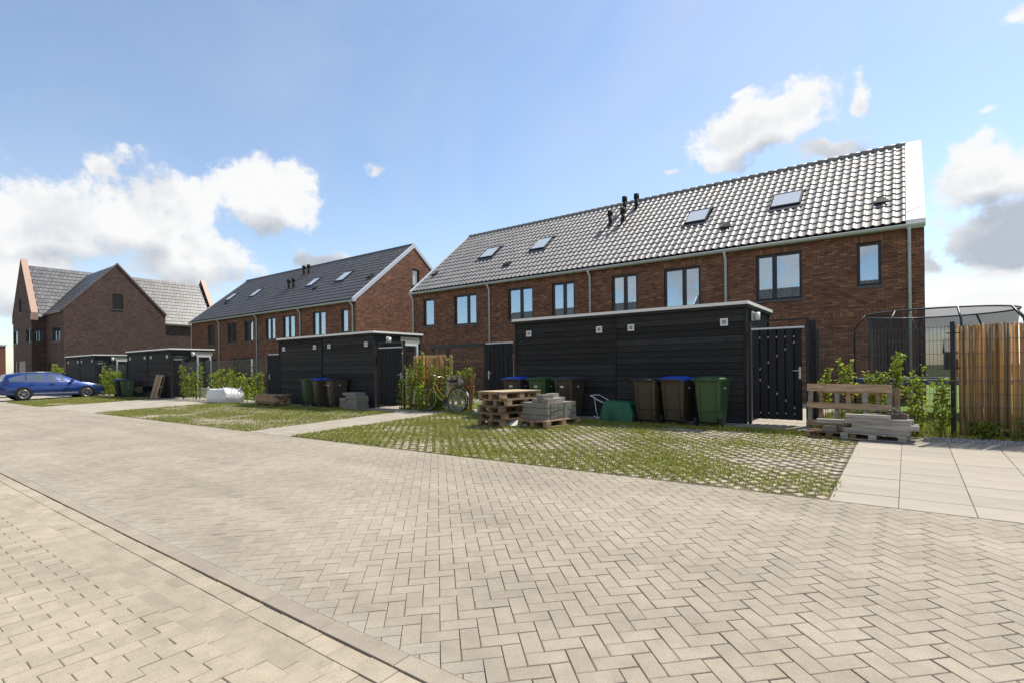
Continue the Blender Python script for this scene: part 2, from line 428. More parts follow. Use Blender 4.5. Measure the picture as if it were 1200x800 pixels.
# road surface beyond the built blocks: same blocks, seen too small to tell apart
m_, t_, b_ = mat('road_far', (0.37, 0.33, 0.26), 0.9, spec=0.3)
pos_ = t_.new('ShaderNodeNewGeometry').outputs['Position']
mp_ = t_.new('ShaderNodeMapping', ins={'Vector': pos_}); mp_.inputs['Rotation'].default_value = (0, 0, R(45))
br_ = t_.new('ShaderNodeTexBrick', ins={'Vector': mp_.outputs[0], 'Color1': (0.31, 0.275, 0.215, 1), 'Color2': (0.35, 0.312, 0.247, 1), 'Mortar': (0.17, 0.14, 0.10, 1), 'Scale': 1.0,
      'Mortar Size': 0.004, 'Brick Width': 0.21, 'Row Height': 0.105})
c_ = t_.mix(0.4, br_.outputs['Color'], t_.ramp(t_.noise(pos_, 0.55, 5, 0.62), [(0.25, (0.62, 0.62, 0.62)), (0.75, (1.38, 1.36, 1.32))]), 'MULTIPLY')
t_.l.new(c_, b_.inputs['Base Color'])
# concrete tiles of the farther paths
m_, t_, b_ = mat('path_tiles', (0.36, 0.33, 0.28), 0.9, spec=0.3)
pos_ = t_.new('ShaderNodeNewGeometry').outputs['Position']
br_ = t_.new('ShaderNodeTexBrick', ins={'Vector': pos_, 'Color1': (0.30, 0.275, 0.225, 1), 'Color2': (0.37, 0.34, 0.28, 1), 'Mortar': (0.2, 0.18, 0.14, 1), 'Scale': 1.0,
      'Mortar Size': 0.005, 'Brick Width': 0.3, 'Row Height': 0.3})
c_ = t_.mix(0.35, br_.outputs['Color'], t_.ramp(t_.noise(pos_, 0.8, 5, 0.62), [(0.25, (0.62, 0.62, 0.62)), (0.75, (1.38, 1.36, 1.32))]), 'MULTIPLY')
t_.l.new(c_, b_.inputs['Base Color'])
# far fields
m_, t_, b_ = mat('field', (0.10, 0.13, 0.045), 0.95, spec=0.2)
pos_ = t_.new('ShaderNodeNewGeometry').outputs['Position']
c_ = t_.ramp(t_.noise(pos_, 0.15, 8, 0.65), [(0.3, (0.11, 0.10, 0.05)), (0.5, (0.09, 0.12, 0.035)), (0.7, (0.13, 0.17, 0.05))])
t_.l.new(c_, b_.inputs['Base Color'])
# lawn
m_, t_, b_ = mat('lawn', (0.09, 0.13, 0.03), 0.9, spec=0.2)
pos_ = t_.new('ShaderNodeNewGeometry').outputs['Position']
c_ = t_.ramp(t_.noise(pos_, 6.0, 8, 0.7), [(0.3, (0.05, 0.085, 0.012)), (0.5, (0.09, 0.15, 0.02)), (0.75, (0.15, 0.21, 0.04))])
t_.l.new(c_, b_.inputs['Base Color'])
# weathered wood
def wood_mat(name, c1, c2, rnd=0.25, sc=(2, 30, 30)):
    m, t, b = mat(name, c1, 0.85, spec=0.25)
    tcn = t.new('ShaderNodeTexCoord'); mp = t.new('ShaderNodeMapping', ins={'Vector': tcn.outputs['Object']}); mp.inputs['Scale'].default_value = sc
    oi = t.new('ShaderNodeObjectInfo'); at = t.new('ShaderNodeAttribute', attribute_name='rnd')
    rn = t.math('FRACT', t.math('ADD', oi.outputs['Random'], at.outputs['Fac']))
    off = t.vmath('ADD', mp.outputs[0], t.new('ShaderNodeCombineXYZ', ins={0: t.math('MULTIPLY', rn, 37.0)}).outputs[0])
    nz = t.noise(off, 1.0, 6, 0.65, 0.4)
    c = t.ramp(nz, [(0.3, c1), (0.7, c2)])
    c = t.mix(1.0, c, t.ramp(rn, [(0.0, (1 - rnd,) * 3), (1.0, (1 + rnd,) * 3)]), 'MULTIPLY')
    t.l.new(c, b.inputs['Base Color'])
    bn = t.new('ShaderNodeBump', ins={'Strength': 0.4, 'Distance': 0.004, 'Height': nz}); t.l.new(bn.outputs[0], b.inputs['Normal'])
wood_mat('wood_black', (0.017, 0.0175, 0.018), (0.044, 0.044, 0.044), 0.35, (3, 3, 40))
wood_mat('wood_gate', (0.014, 0.015, 0.017), (0.028, 0.030, 0.033), 0.15, (40, 40, 3))
wood_mat('pallet_wood', (0.19, 0.125, 0.075), (0.46, 0.33, 0.215), 0.35, (3, 25, 25))
wood_mat('pallet_dark', (0.12, 0.08, 0.05), (0.30, 0.21, 0.14), 0.35, (3, 25, 25))
wood_mat('wood_pale', (0.32, 0.25, 0.16), (0.48, 0.39, 0.27), 0.2, (3, 25, 25))
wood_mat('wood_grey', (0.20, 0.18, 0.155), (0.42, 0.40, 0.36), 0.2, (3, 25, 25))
wood_mat('wood_brown', (0.15, 0.075, 0.035), (0.27, 0.15, 0.075), 0.25, (25, 25, 3))
# window glass: clear pane with a mirror-like coating
m = bpy.data.materials.new('glass'); m.use_nodes = True; M['glass'] = m
t = NT(m.node_tree); t.n.remove(t.n['Principled BSDF'])
tr = t.new('ShaderNodeBsdfTransparent', ins={0: (0.75, 0.8, 0.8, 1)}); gl = t.new('ShaderNodeBsdfGlossy', ins={'Color': (0.80, 0.90, 1, 1), 'Roughness': 0.012})
fr = t.new('ShaderNodeLayerWeight', ins={'Blend': 0.35})
fac = t.math('ADD', 0.34, t.math('MULTIPLY', fr.outputs['Fresnel'], 0.5), clamp=True)
mx = t.new('ShaderNodeMixShader', ins={0: fac}); t.l.new(tr.outputs[0], mx.inputs[1]); t.l.new(gl.outputs[0], mx.inputs[2])
t.l.new(mx.outputs[0], t.n['Material Output'].inputs[0])
# trampoline safety net: dark thin mesh, partly see-through
m = bpy.data.materials.new('net'); m.use_nodes = True; M['net'] = m
t = NT(m.node_tree); b = t.n['Principled BSDF']; b.inputs['Base Color'].default_value = (0.03, 0.03, 0.035, 1); b.inputs['Roughness'].default_value = 0.8
tr = t.new('ShaderNodeBsdfTransparent'); mx = t.new('ShaderNodeMixShader', ins={0: 0.55})
t.l.new(tr.outputs[0], mx.inputs[1]); t.l.new(b.outputs[0], mx.inputs[2]); t.l.new(mx.outputs[0], t.n['Material Output'].inputs[0])
#@@PART2
# ================================================================== GROUND
def sheet(name, x0, x1, y0, y1, dz, mt, parent=None, kind='structure', nx=1, ny=1):
    b = MB()
    xs = [x0 + (x1 - x0) * i / nx for i in range(nx + 1)]; ys = [y0 + (y1 - y0) * i / ny for i in range(ny + 1)]
    for i in range(nx):
        for j in range(ny):
            b.poly([(xs[i], ys[j], gz(xs[i], ys[j]) + dz), (xs[i + 1], ys[j], gz(xs[i + 1], ys[j]) + dz), (xs[i + 1], ys[j + 1], gz(xs[i + 1], ys[j + 1]) + dz), (xs[i], ys[j + 1], gz(xs[i], ys[j + 1]) + dz)])
    o = b.build(name, mt, parent)
    if parent is None: o['kind'] = kind
    return o
# terrain: one sheet to the horizon, a hand below everything laid on it
b = MB()
xs = [-3000, -400, -150, -70, -46, -23, 0, 25, 80, 300, 3000]; ys = [-3000, -300, -60, -15, -1.4, 1.3, 1.6, 6, 11.8, 16, 60, 300, 3000]
for i in range(len(xs)):
    for j in range(len(ys)): b.v.append((xs[i], ys[j], gz(xs[i], ys[j]) - 0.06))
n = len(ys)
for i in range(len(xs) - 1):
    for j in range(len(ys) - 1): b.face((i * n + j, (i + 1) * n + j, (i + 1) * n + j + 1, i * n + j + 1))
b.build('ground', 'field')['kind'] = 'structure'

# ---- road (herringbone blocks at 45 degrees) -------------------------------------------------
RX0, RX1 = -36.0, 9.0
RY0, RY1 = 1.825, 5.97
road = sheet('road', RX0, RX1, RY0, RY1, -0.014, 'joint')
sheet('road_beyond', -140, RX0, RY0, RY1, -0.002, 'road_far')
sheet('road_ahead', RX1, 60, RY0, RY1, -0.002, 'road_far')

def clip(poly, axis, val, keep_greater):
    out = []
    k = len(poly)
    for i in range(k):
        p, q = poly[i], poly[(i + 1) % k]
        pin = (p[axis] >= val) if keep_greater else (p[axis] <= val); qin = (q[axis] >= val) if keep_greater else (q[axis] <= val)
        if pin: out.append(p)
        if pin != qin:
            tt = (val - p[axis]) / (q[axis] - p[axis]); out.append((p[0] + tt * (q[0] - p[0]), p[1] + tt * (q[1] - p[1])))
    return out
def area(poly): return abs(sum(poly[i][0] * poly[(i + 1) % len(poly)][1] - poly[(i + 1) % len(poly)][0] * poly[i][1] for i in range(len(poly)))) / 2
def stone_into(b, poly, ztop, bev=0.004, depth=0.014, m=0, a=0.0, tilt=(0, 0)):
    cx = sum(p[0] for p in poly) / len(poly); cy = sum(p[1] for p in poly) / len(poly)
    k = len(poly); base = len(b.v)
    def z(x, y): return ztop(x, y) + tilt[0] * (x - cx) + tilt[1] * (y - cy)
    inner = []
    for (x, y) in poly:
        d = math.hypot(x - cx, y - cy) or 1
        s = max(0.0, (d - bev * 1.4) / d); inner.append((cx + (x - cx) * s, cy + (y - cy) * s))
    for (x, y) in inner: b.v.append((x, y, z(x, y)))
    for (x, y) in poly: b.v.append((x, y, z(x, y) - bev * 0.9))
    for (x, y) in poly: b.v.append((x, y, z(x, y) - depth))
    b.face(range(base, base + k), m, False, a)
    for r_ in (0, 1):
        for i in range(k): b.face((base + r_ * k + i, base + r_ * k + k + i, base + r_ * k + k + (i + 1) % k, base + r_ * k + (i + 1) % k), m, False, a)
def rect(x0, x1, y0, y1): return [(x0, y0), (x1, y0), (x1, y1), (x0, y1)]
def project(x, y, z):
    d = -math.sin(YAW) * x + math.cos(YAW) * y
    if d < 0.3: return None
    u = math.cos(YAW) * x + math.sin(YAW) * y
    px = 600 + FPX * u / d
    return px, 432.1 - (px - 600) * 0.0109 - FPX * (z - CAM_H) / d, d
def seen(x, y):
    p = project(x, y, gz(x, y))
    return p is not None and -20 < p[0] < 1220 and p[1] < 815

rnd = random.Random(3)
W = 0.105; G = 0.0017
c45 = math.sqrt(0.5)
def to_road(u, v): return ((u - v) * c45, (u + v) * c45)
full, cut = [], []
amin, amax = int((RX0 + RY0) * c45 / W) - 4, int((RX1 + RY1) * c45 / W) + 4
for a_ in range(amin, amax):
    blo = int((RY0 / c45 - a_ * W) / W) - 4; bhi = int((RY1 / c45 - a_ * W) / W) + 4
    for b_ in range(blo, bhi):
        mm = (a_ - b_) % 4
        if mm == 0: r_ = rect(a_ * W + G, (a_ + 2) * W - G, b_ * W + G, (b_ + 1) * W - G); o_ = 0
        elif mm == 3: r_ = rect(a_ * W + G, (a_ + 1) * W - G, b_ * W + G, (b_ + 2) * W - G); o_ = 1
        else: continue
        pl = [to_road(*p) for p in r_]
        if max(p[0] for p in pl) < RX0 or min(p[0] for p in pl) > RX1 or max(p[1] for p in pl) < RY0 or min(p[1] for p in pl) > RY1: continue
        cx = sum(p[0] for p in pl) / 4; cy = sum(p[1] for p in pl) / 4
        inside = all(RX0 <= p[0] <= RX1 and RY0 <= p[1] <= RY1 for p in pl)
        if inside: full.append((math.hypot(cx, cy), cx, cy, o_, pl))
        else:
            q = clip(clip(clip(clip(pl, 1, RY0 + G, True), 1, RY1 - G, False), 0, RX0, True), 0, RX1, False)
            if len(q) >= 3 and area(q) > 0.0004: cut.append(q)
full = [f for f in full if f[0] > 0]
vis = sorted([f for f in full if seen(f[1], f[2])])[:300]
near = set((round(f[1], 4), round(f[2], 4)) for f in vis)
def bevel_block(lx, ly, bev, depth):
    b = MB(); stone_into(b, rect(-lx / 2, lx / 2, -ly / 2, ly / 2), lambda x, y: 0.0, bev, depth); return b
pm = []
for k in range(3):
    me = bevel_block(2 * W - 2 * G, W - 2 * G, 0.003 + 0.0012 * k, 0.014).mesh('paver'); me.materials.append(M['paver']); pm.append(me)
for f in vis:
    o = link('paver', rnd.choice(pm), road)
    ang = R(45) if f[3] == 0 else R(135)
    o.matrix_local = Matrix.Translation((f[1], f[2], gz(f[1], f[2]) + rnd.gauss(0, 0.0007))) @ SLOPE @ Matrix.Rotation(rnd.gauss(0, 0.004), 4, 'X') @ Matrix.Rotation(rnd.gauss(0, 0.004), 4, 'Y') @ Matrix.Rotation(ang + rnd.gauss(0, 0.004), 4, 'Z')
b = MB()
for f in full:
    if (round(f[1], 4), round(f[2], 4)) in near: continue
    dz = rnd.gauss(0, 0.0007)
    stone_into(b, f[4], lambda x, y: gz(x, y) + dz, 0.0035, 0.012, 0, rnd.random() * 0.998 + 0.001, (rnd.gauss(0, 0.004), rnd.gauss(0, 0.004)))
o = b.build('paver_field', 'paver', road); o['kind'] = 'stuff'
b = MB()
for q in cut:
    cy = sum(p[1] for p in q) / len(q)
    stone_into(b, q, lambda x, y: gz(x, y), 0.003, 0.012, 1 if cy < 3 else 0, rnd.random() * 0.998 + 0.001)
o = b.build('cut_paver_field', ['paver', 'paver_edge'], road); o['kind'] = 'stuff'

# ---- kerb, gutter rows ------------------------------------------------------------------------
kerb = sheet('kerb', -60, 9, 1.70, 1.825, -0.012, 'joint')
km = []
for k in range(2):
    me = bevel_block(0.626, 0.114, 0.005, 0.06).mesh('kerb_stone'); me.materials.append(M['kerb']); km.append(me)
x = -60.0; i = 0
while x < 4:
    cx = x + 0.315
    o = link('kerb_stone', km[i % 2], kerb)
    o.matrix_local = Matrix.Translation((cx, 1.766, gz(cx, 1.766) + 0.003 + rnd.gauss(0, 0.0008))) @ SLOPE @ Matrix.Rotation(rnd.gauss(0, 0.002), 4, 'Z')
    x += 0.63; i += 1
gut = sheet('gutter', -60, 9, 1.27, 1.70, -0.021, 'joint_sand')
b1 = MB(); nb = 0
gms = {}
cand = []
for row, (ya, yb, dz) in enumerate([(1.5835, 1.7072, -0.0085), (1.4835, 1.5800, -0.0125), (1.3845, 1.4820, -0.0108), (1.2720, 1.3830, -0.0100)]):
    x = -40.0 + row * 0.07
    while x < 4:
        cand.append((math.hypot(x, ya), x, row, ya, yb, dz)); x += 0.21
cv = set(c[:3] for c in sorted([c for c in cand if seen(c[1], c[3])])[:280])
for c in cand:
    d_, x, row, ya, yb, dz = c
    cx, cy = x + 0.105, (ya + yb) / 2
    if c[:3] in cv:
        if row not in gms:
            gms[row] = bevel_block(0.207, yb - ya, 0.0025, 0.02).mesh('gutter_stone'); gms[row].materials.append(M['paver_sand'])
        o = link('gutter_stone', gms[row], gut); o.matrix_local = Matrix.Translation((cx, cy, gz(cx, cy) + dz + rnd.gauss(0, 0.0013))) @ SLOPE @ Matrix.Rotation(rnd.gauss(0, 0.003), 4, 'X') @ Matrix.Rotation(rnd.gauss(0, 0.004), 4, 'Z')
    else: stone_into(b1, rect(x + 0.002, x + 0.208, ya, yb), lambda X, Y: gz(X, Y) + dz, 0.0025, 0.02, 0, rnd.random() * 0.998 + 0.001)
o = b1.build('gutter_stone_rows', 'paver_sand', gut); o['kind'] = 'stuff'

# ---- near carriageway: running bond, courses across the road -----------------------------------
lane = sheet('near_road', -30, 9, -1.4, 1.27, -0.008, 'joint_sand')
sheet('near_road_beyond', -140, -30, -1.4, 1.27, -0.004, 'road_far'); sheet('near_road_behind', -140, 60, -9, -1.4, -0.004, 'road_far', ny=1)
lm = bevel_block(0.1015, 0.206, 0.003, 0.010).mesh('paver'); lm.materials.append(M['paver_sand'])
cand = []
xi = int(-26 / 0.105)
while xi * 0.105 < 1.5:
    x = xi * 0.105; y = 1.272 - (0.105 if xi % 2 else 0.0)
    while y > -0.9:
        cand.append((math.hypot(x, y), x, y)); y -= 0.21
    xi += 1
cv = set(sorted([c for c in cand if seen(c[1], c[2])])[:300])
b1 = MB()
for c in cand:
    d_, x, y = c; cx, cy = x + 0.0525, y - 0.105
    if c in cv:
        o = link('paver', lm, lane); o.matrix_local = Matrix.Translation((cx, cy, gz(cx, cy) + rnd.gauss(0, 0.0012))) @ Matrix.Rotation(rnd.gauss(0, 0.005), 4, 'X') @ Matrix.Rotation(rnd.gauss(0, 0.005), 4, 'Y') @ Matrix.Rotation(rnd.gauss(0, 0.006), 4, 'Z')
    else:
        dz = rnd.gauss(0, 0.0012); stone_into(b1, rect(x + 0.002, x + 0.1035, cy - 0.103, cy + 0.103), lambda X, Y: gz(X, Y) + dz, 0.003, 0.010, 0, rnd.random() * 0.998 + 0.001)
xi = int(-26 / 0.105)
while xi * 0.105 < 1.5:           # half blocks along the gutter
    if xi % 2: stone_into(b1, rect(xi * 0.105 + 0.002, xi * 0.105 + 0.1035, 1.170, 1.271), lambda X, Y: gz(X, Y), 0.003, 0.010, 0, rnd.random())
    xi += 1
o = b1.build('paver_rows', 'paver_sand', lane); o['kind'] = 'stuff'

# sand and small pebbles swept into the gutter and over the near blocks
sd_ = MB()
for i in range(5200):
    if rnd.random() < 0.6: x, y = -rnd.random() ** 1.5 * 14 + 0.3, rnd.choice((1.53, 1.60, 1.66, 1.47, 1.42)) + rnd.gauss(0, 0.035)
    else: x, y = -rnd.random() ** 1.5 * 12 + 0.5, rnd.uniform(0.1, 1.3)
    if mnoise.noise(Vector((x * 1.3, y * 3.0, 4.4))) < -0.05: continue
    s = 0.0009 + 0.0028 * rnd.random() ** 3; z = gz(x, y) + s * 0.4 - (0.009 if y > 1.3 else 0.0); k = len(sd_.v); a = rnd.random() * 0.998 + 0.001
    for (dx, dy, dz) in ((1, 0, 0), (0, 1, 0), (-1, 0, 0), (0, -1, 0), (0, 0, 0.8)): sd_.v.append((x + s * dx * rnd.uniform(0.7, 1.3), y + s * dy * rnd.uniform(0.7, 1.3), z + s * dz))
    for i_ in range(4): sd_.face((k + i_, k + (i_ + 1) % 4, k + 4), 0, False, a)
o = sd_.build('sand_grains', 'joint'); tag(o, 'loose sand and pebbles swept into the gutter', 'sand', None, 'stuff')

# ---- slab terrace on the right ----------------------------------------------------------------
terr = sheet('pavement', -0.63, 9.0, 5.975, 10.75, -0.016, 'joint')
sm_ = bevel_block(0.548, 0.413, 0.004, 0.016).mesh('slab'); sm_.materials.append(M['concrete'])
for i in range(8):
    for j in range(11):
        cx, cy = -0.63 + 0.5525 * (i + 0.5), 5.985 + 0.4175 * (j + 0.5)
        o = link('slab', sm_, terr); o.matrix_local = Matrix.Translation((cx, cy, gz(cx, cy) + rnd.gauss(0, 0.001))) @ SLOPE @ Matrix.Rotation(rnd.gauss(0, 0.003), 4, 'Z')
sheet('pavement_rest', 3.8, 9.0, 5.985, 10.75, -0.002, 'path_tiles')
# path of square tiles between the two near parking bays
path = sheet('path', -12.02, -10.35, 5.975, 11.45, -0.012, 'joint')
tm = bevel_block(0.274, 0.298, 0.004, 0.012).mesh('tile'); tm.materials.append(M['concrete'])
for i in range(6):
    for j in range(18):
        cx, cy = -12.02 + 0.2783 * (i + 0.5), 5.985 + 0.3035 * (j + 0.5)
        o = link('tile', tm, path); o.matrix_local = Matrix.Translation((cx, cy, gz(cx, cy) + rnd.gauss(0, 0.001))) @ SLOPE @ Matrix.Rotation(rnd.gauss(0, 0.004), 4, 'Z')
sheet('shed_path', -10.35, -0.63, 10.72, 11.9, -0.003, 'path_tiles')
sheet('shed_path_middle', -23.0, -12.02, 10.35, 11.5, -0.003, 'path_tiles')
sheet('path_middle', -29.9, -23.0, 5.975, 11.5, -0.003, 'path_tiles')
sheet('shed_path_far', -46.0, -29.9, 10.2, 11.3, -0.003, 'path_tiles')
sheet('car_bay', -52, -37.0, 5.975, 10.2, -0.004, 'path_tiles')
sheet('road_side_far', -140, -52, 5.975, 10.2, -0.004, 'path_tiles')
sheet('garden', -52, 26, 11.9, 42, -0.01, 'lawn', ny=1)
for nm_, xa_, xb_ in (('garden_path', -2.62, -1.4), ('garden_path_beside_bicycle', -9.65, -8.5), ('garden_path_middle', -13.75, -12.4), ('garden_path_by_hedge', -20.6, -19.55), ('garden_path_far', -29.25, -28.0)): sheet(nm_, xa_, xb_, 11.2 if xa_ < -12 else 11.9, 18.0, 0.001, 'path_tiles')

# ---- grass-concrete parking bays ---------------------------------------------------------------
def bay(x0, x1, y0, y1, dens, dry, seed, small, name='parking_bay', blade=1.0):
    rr = random.Random(seed)
    base = sheet(name, x0, x1, y0, y1, -0.02, 'soil')
    pit = 0.142
    sb = MB(); gb = MB(); gd = MB()
    umin, umax = int((x0 + y0) * c45 / pit) - 2, int((x1 + y1) * c45 / pit) + 2
    for iu in range(umin, umax):
        vlo = int((y0 / c45 - iu * pit) / pit) - 2; vhi = int((y1 / c45 - iu * pit) / pit) + 2
        for iv in range(vlo, vhi):
            x, y = to_road(iu * pit, iv * pit)
            if not (x0 < x < x1 and y0 < y < y1): continue
            nz = mnoise.noise(Vector((x * 0.5, y * 0.8, seed))) + 0.6 * mnoise.noise(Vector((x * 1.6, y * 1.9, seed + 9)))
            q = dens(x, y) + nz * 0.95
            if x0 + 0.06 < x < x1 - 0.06 and y0 + 0.06 < y < y1 - 0.06:
                h = 0.046; sz = rr.gauss(-0.006, 0.004)
                pl = [to_road(iu * pit + sx * h, iv * pit + sy * h * 1.0) for sx, sy in ((-1, -1), (1, -1), (1, 1), (-1, 1))]
                stone_into(sb, pl, lambda X, Y: gz(X, Y) + sz, 0.008, 0.02, 0, rr.random() * 0.998 + 0.001)
            # grass in the openings beside the stone
            for (du, dv) in ((0.5, 0.0), (0.0, 0.5), (0.5, 0.5)):
                gx, gy = to_road((iu + du) * pit, (iv + dv) * pit)
                if not (x0 - 0.02 < gx < x1 + 0.01 and y0 - 0.035 < gy < y1 - 0.02): continue
                nblade = int(min(1.7, max(0.0, q)) * small * rr.uniform(0.5, 1.5))
                for _ in range(nblade):
                    bx, by = gx + rr.gauss(0, 0.026 + 0.016 * min(1.5, max(0, q))), gy + rr.gauss(0, 0.026 + 0.016 * min(1.5, max(0, q)))
                    hh = blade * rr.uniform(0.018, 0.050) * (0.7 + 0.6 * min(1, max(0, q)))
                    an = rr.uniform(0, math.pi); wd = rr.uniform(0.0035, 0.008); le = rr.uniform(0.1, 0.9) * hh; la = rr.uniform(0, 2 * math.pi)
                    z = gz(bx, by) - 0.018
                    dx, dy = math.cos(an) * wd, math.sin(an) * wd
                    tx, ty = bx + math.cos(la) * le, by + math.sin(la) * le
                    g_ = gd if rr.random() < dry + 0.25 * mnoise.noise(Vector((gx * 0.8, gy * 0.8, seed + 31))) else gb
                    mx_, my_ = (bx + (tx - bx) * 0.35), (by + (ty - by) * 0.35)
                    i0 = len(g_.v); a = rr.random() * 0.998 + 0.001
                    g_.v.extend([(bx - dx, by - dy, z), (bx + dx, by + dy, z), (mx_ + dx * 0.8, my_ + dy * 0.8, z + hh * 0.6), (mx_ - dx * 0.8, my_ - dy * 0.8, z + hh * 0.6), (tx, ty, z + hh)])
                    g_.face((i0, i0 + 1, i0 + 2, i0 + 3), 0, False, a); g_.face((i0 + 3, i0 + 2, i0 + 4), 0, False, a)
    o = sb.build('grid_stones', 'grid_stone', base); o['kind'] = 'stuff'
    return gb, gd
def grassobj(gb, gd, label):
    off = len(gb.v)
    gb.v.extend(gd.v); gb.f.extend([tuple(i + off for i in f) for f in gd.f]); gb.m.extend([1] * len(gd.f)); gb.sm.extend(gd.sm); gb.a.extend(gd.a)
    o = gb.build('grass', ['grass', 'grass_dry']); tag(o, label, 'grass', None, 'stuff')
    return o
def dens_near(x, y):
    d = 0.62 + 0.25 * min(1, max(0, (-3.5 - x) / 5))
    e = min(y - 5.95, 11.2 - y, 8)
    if y < 7.0: d += 0.12
    if x > -5.5 and 7.3 < y < 10.0: d -= 0.12
    if y > 10.2: d += 0.35
    return d
ga, gb_ = bay(-10.35, -0.63, 5.975, 10.74, dens_near, 0.38, 3, 15, 'parking_bay')
grassobj(ga, gb_, 'green grass growing through the concrete grid in front of the near shed')
ga, gb_ = bay(-23.0, -12.02, 5.975, 10.36, lambda x, y: 0.62 + (0.35 if y > 9.6 else 0), 0.5, 5, 13, 'parking_bay_middle', 1.15)
grassobj(ga, gb_, 'dry yellowish grass in the parking bay between the two paved paths')
ga, gb_ = bay(-37.0, -29.9, 5.975, 10.22, lambda x, y: 0.95, 0.35, 8, 9, 'parking_bay_far', 1.4)
grassobj(ga, gb_, 'short grass of the bay beside the blue car')
#@@
# ================================================================== HOUSES
def wall_panel(b, axis, c, u0, u1, z0, top, holes, outward, m=0, breaks=(), depth=0.12):
    """brick wall in plane axis=c ('y': u is x, 'x': u is y). holes (ua,ub,za,zb) get reveals of the given depth; top(u) is the upper edge."""
    us = sorted(set([u0, u1] + [h[0] for h in holes] + [h[1] for h in holes] + [k for k in breaks if u0 < k < u1]))
    P = (lambda u, z, d=0.0: (u, c - outward * d, z)) if axis == 'y' else (lambda u, z, d=0.0: (c - outward * d, u, z))
    def q(pts, flip): b.poly(pts[::-1] if flip else pts, m)
    fl = (axis == 'y' and outward > 0) or (axis == 'x' and outward < 0)
    for i in range(len(us) - 1):
        a, e = us[i], us[i + 1]; mid = (a + e) / 2
        hs = sorted([h for h in holes if h[0] - 1e-6 < mid < h[1] + 1e-6], key=lambda h: h[2])
        z = z0
        for h in hs:
            q([P(a, z), P(e, z), P(e, h[2]), P(a, h[2])], fl); z = h[3]
        q([P(a, z), P(e, z), P(e, top(e)), P(a, top(a))], fl)
    for (ua, ub, za, zb) in holes:
        q([P(ua, za), P(ua, zb), P(ua, zb, depth), P(ua, za, depth)], not fl); q([P(ub, za), P(ub, za, depth), P(ub, zb, depth), P(ub, zb)], not fl)
        q([P(ua, zb), P(ub, zb), P(ub, zb, depth), P(ua, zb, depth)], not fl); q([P(ua, za), P(ua, za, depth), P(ub, za, depth), P(ub, za)], not fl)

def make_window(parent, axis, c, out, ua, ub, za, zb, split=None, curtain=None, frame_m='anthracite', fw=0.055, inset=0.07, sill=True, pane_m='glass'):
    """frame > pane(s), sill, curtain; split: list of u positions of mullions"""
    def B(b, a0, a1, d0, d1, z0, z1, m=0):
        if axis == 'y': b.b2(a0, a1, c - out * d1, c - out * d0, z0, z1, m)
        else: b.b2(c - out * d1, c - out * d0, a0, a1, z0, z1, m)
    b = MB(); d0, d1 = inset, inset + 0.07
    B(b, ua, ub, d0, d1, za, za + fw); B(b, ua, ub, d0, d1, zb - fw, zb)
    B(b, ua, ua + fw, d0, d1, za + fw, zb - fw); B(b, ub - fw, ub, d0, d1, za + fw, zb - fw)
    cuts = [ua + fw] + [x for s in (split or []) for x in (s - fw * 0.7, s + fw * 0.7)] + [ub - fw]
    for s in (split or []): B(b, s - fw * 0.7, s + fw * 0.7, d0 - 0.002, d1 - 0.002, za + fw, zb - fw)
    f = b.build('window', frame_m, parent)
    for i in range(0, len(cuts), 2):
        a0, a1 = cuts[i], cuts[i + 1]
        p = MB(); B(p, a0 + 0.001, a1 - 0.001, d0 + 0.03, d0 + 0.042, za + fw + 0.001, zb - fw - 0.001); p.build('pane', pane_m, f)
        s = MB(); g_ = 0.03
        B(s, a0 + 0.002, a1 - 0.002, d0 - 0.012, d0 + 0.025, za + fw + 0.002, za + fw + g_); B(s, a0 + 0.002, a1 - 0.002, d0 - 0.012, d0 + 0.025, zb - fw - g_, zb - fw - 0.002)
        B(s, a0 + 0.002, a0 + g_, d0 - 0.012, d0 + 0.025, za + fw + g_, zb - fw - g_); B(s, a1 - g_, a1 - 0.002, d0 - 0.012, d0 + 0.025, za + fw + g_, zb - fw - g_)
        s.build('sash', frame_m, f)
    if curtain:
        for (k0, k1) in curtain:
            cu = MB(); n = max(6, int((k1 - k0) / 0.06))
            for i in range(n):
                w0, w1 = k0 + (k1 - k0) * i / n, k0 + (k1 - k0) * (i + 1) / n
                e0, e1 = 0.10 + 0.02 * math.sin(i * 1.7), 0.10 + 0.02 * math.sin((i + 1) * 1.7)
                if axis == 'y': cu.poly([(w0, c - out * (d1 + e0), za - 0.05), (w1, c - out * (d1 + e1), za - 0.05), (w1, c - out * (d1 + e1), zb), (w0, c - out * (d1 + e0), zb)], 0, True)
                else: cu.poly([(c - out * (d1 + e0), w0, za - 0.05), (c - out * (d1 + e1), w1, za - 0.05), (c - out * (d1 + e1), w1, zb), (c - out * (d1 + e0), w0, zb)], 0, True)
            cu.build('curtain', 'curtain', f)
    if sill:
        s = MB(); B(s, ua - 0.04, ub + 0.04, -0.035, inset, za - 0.06, za - 0.002); s.build('sill', 'sill', f)
    return f

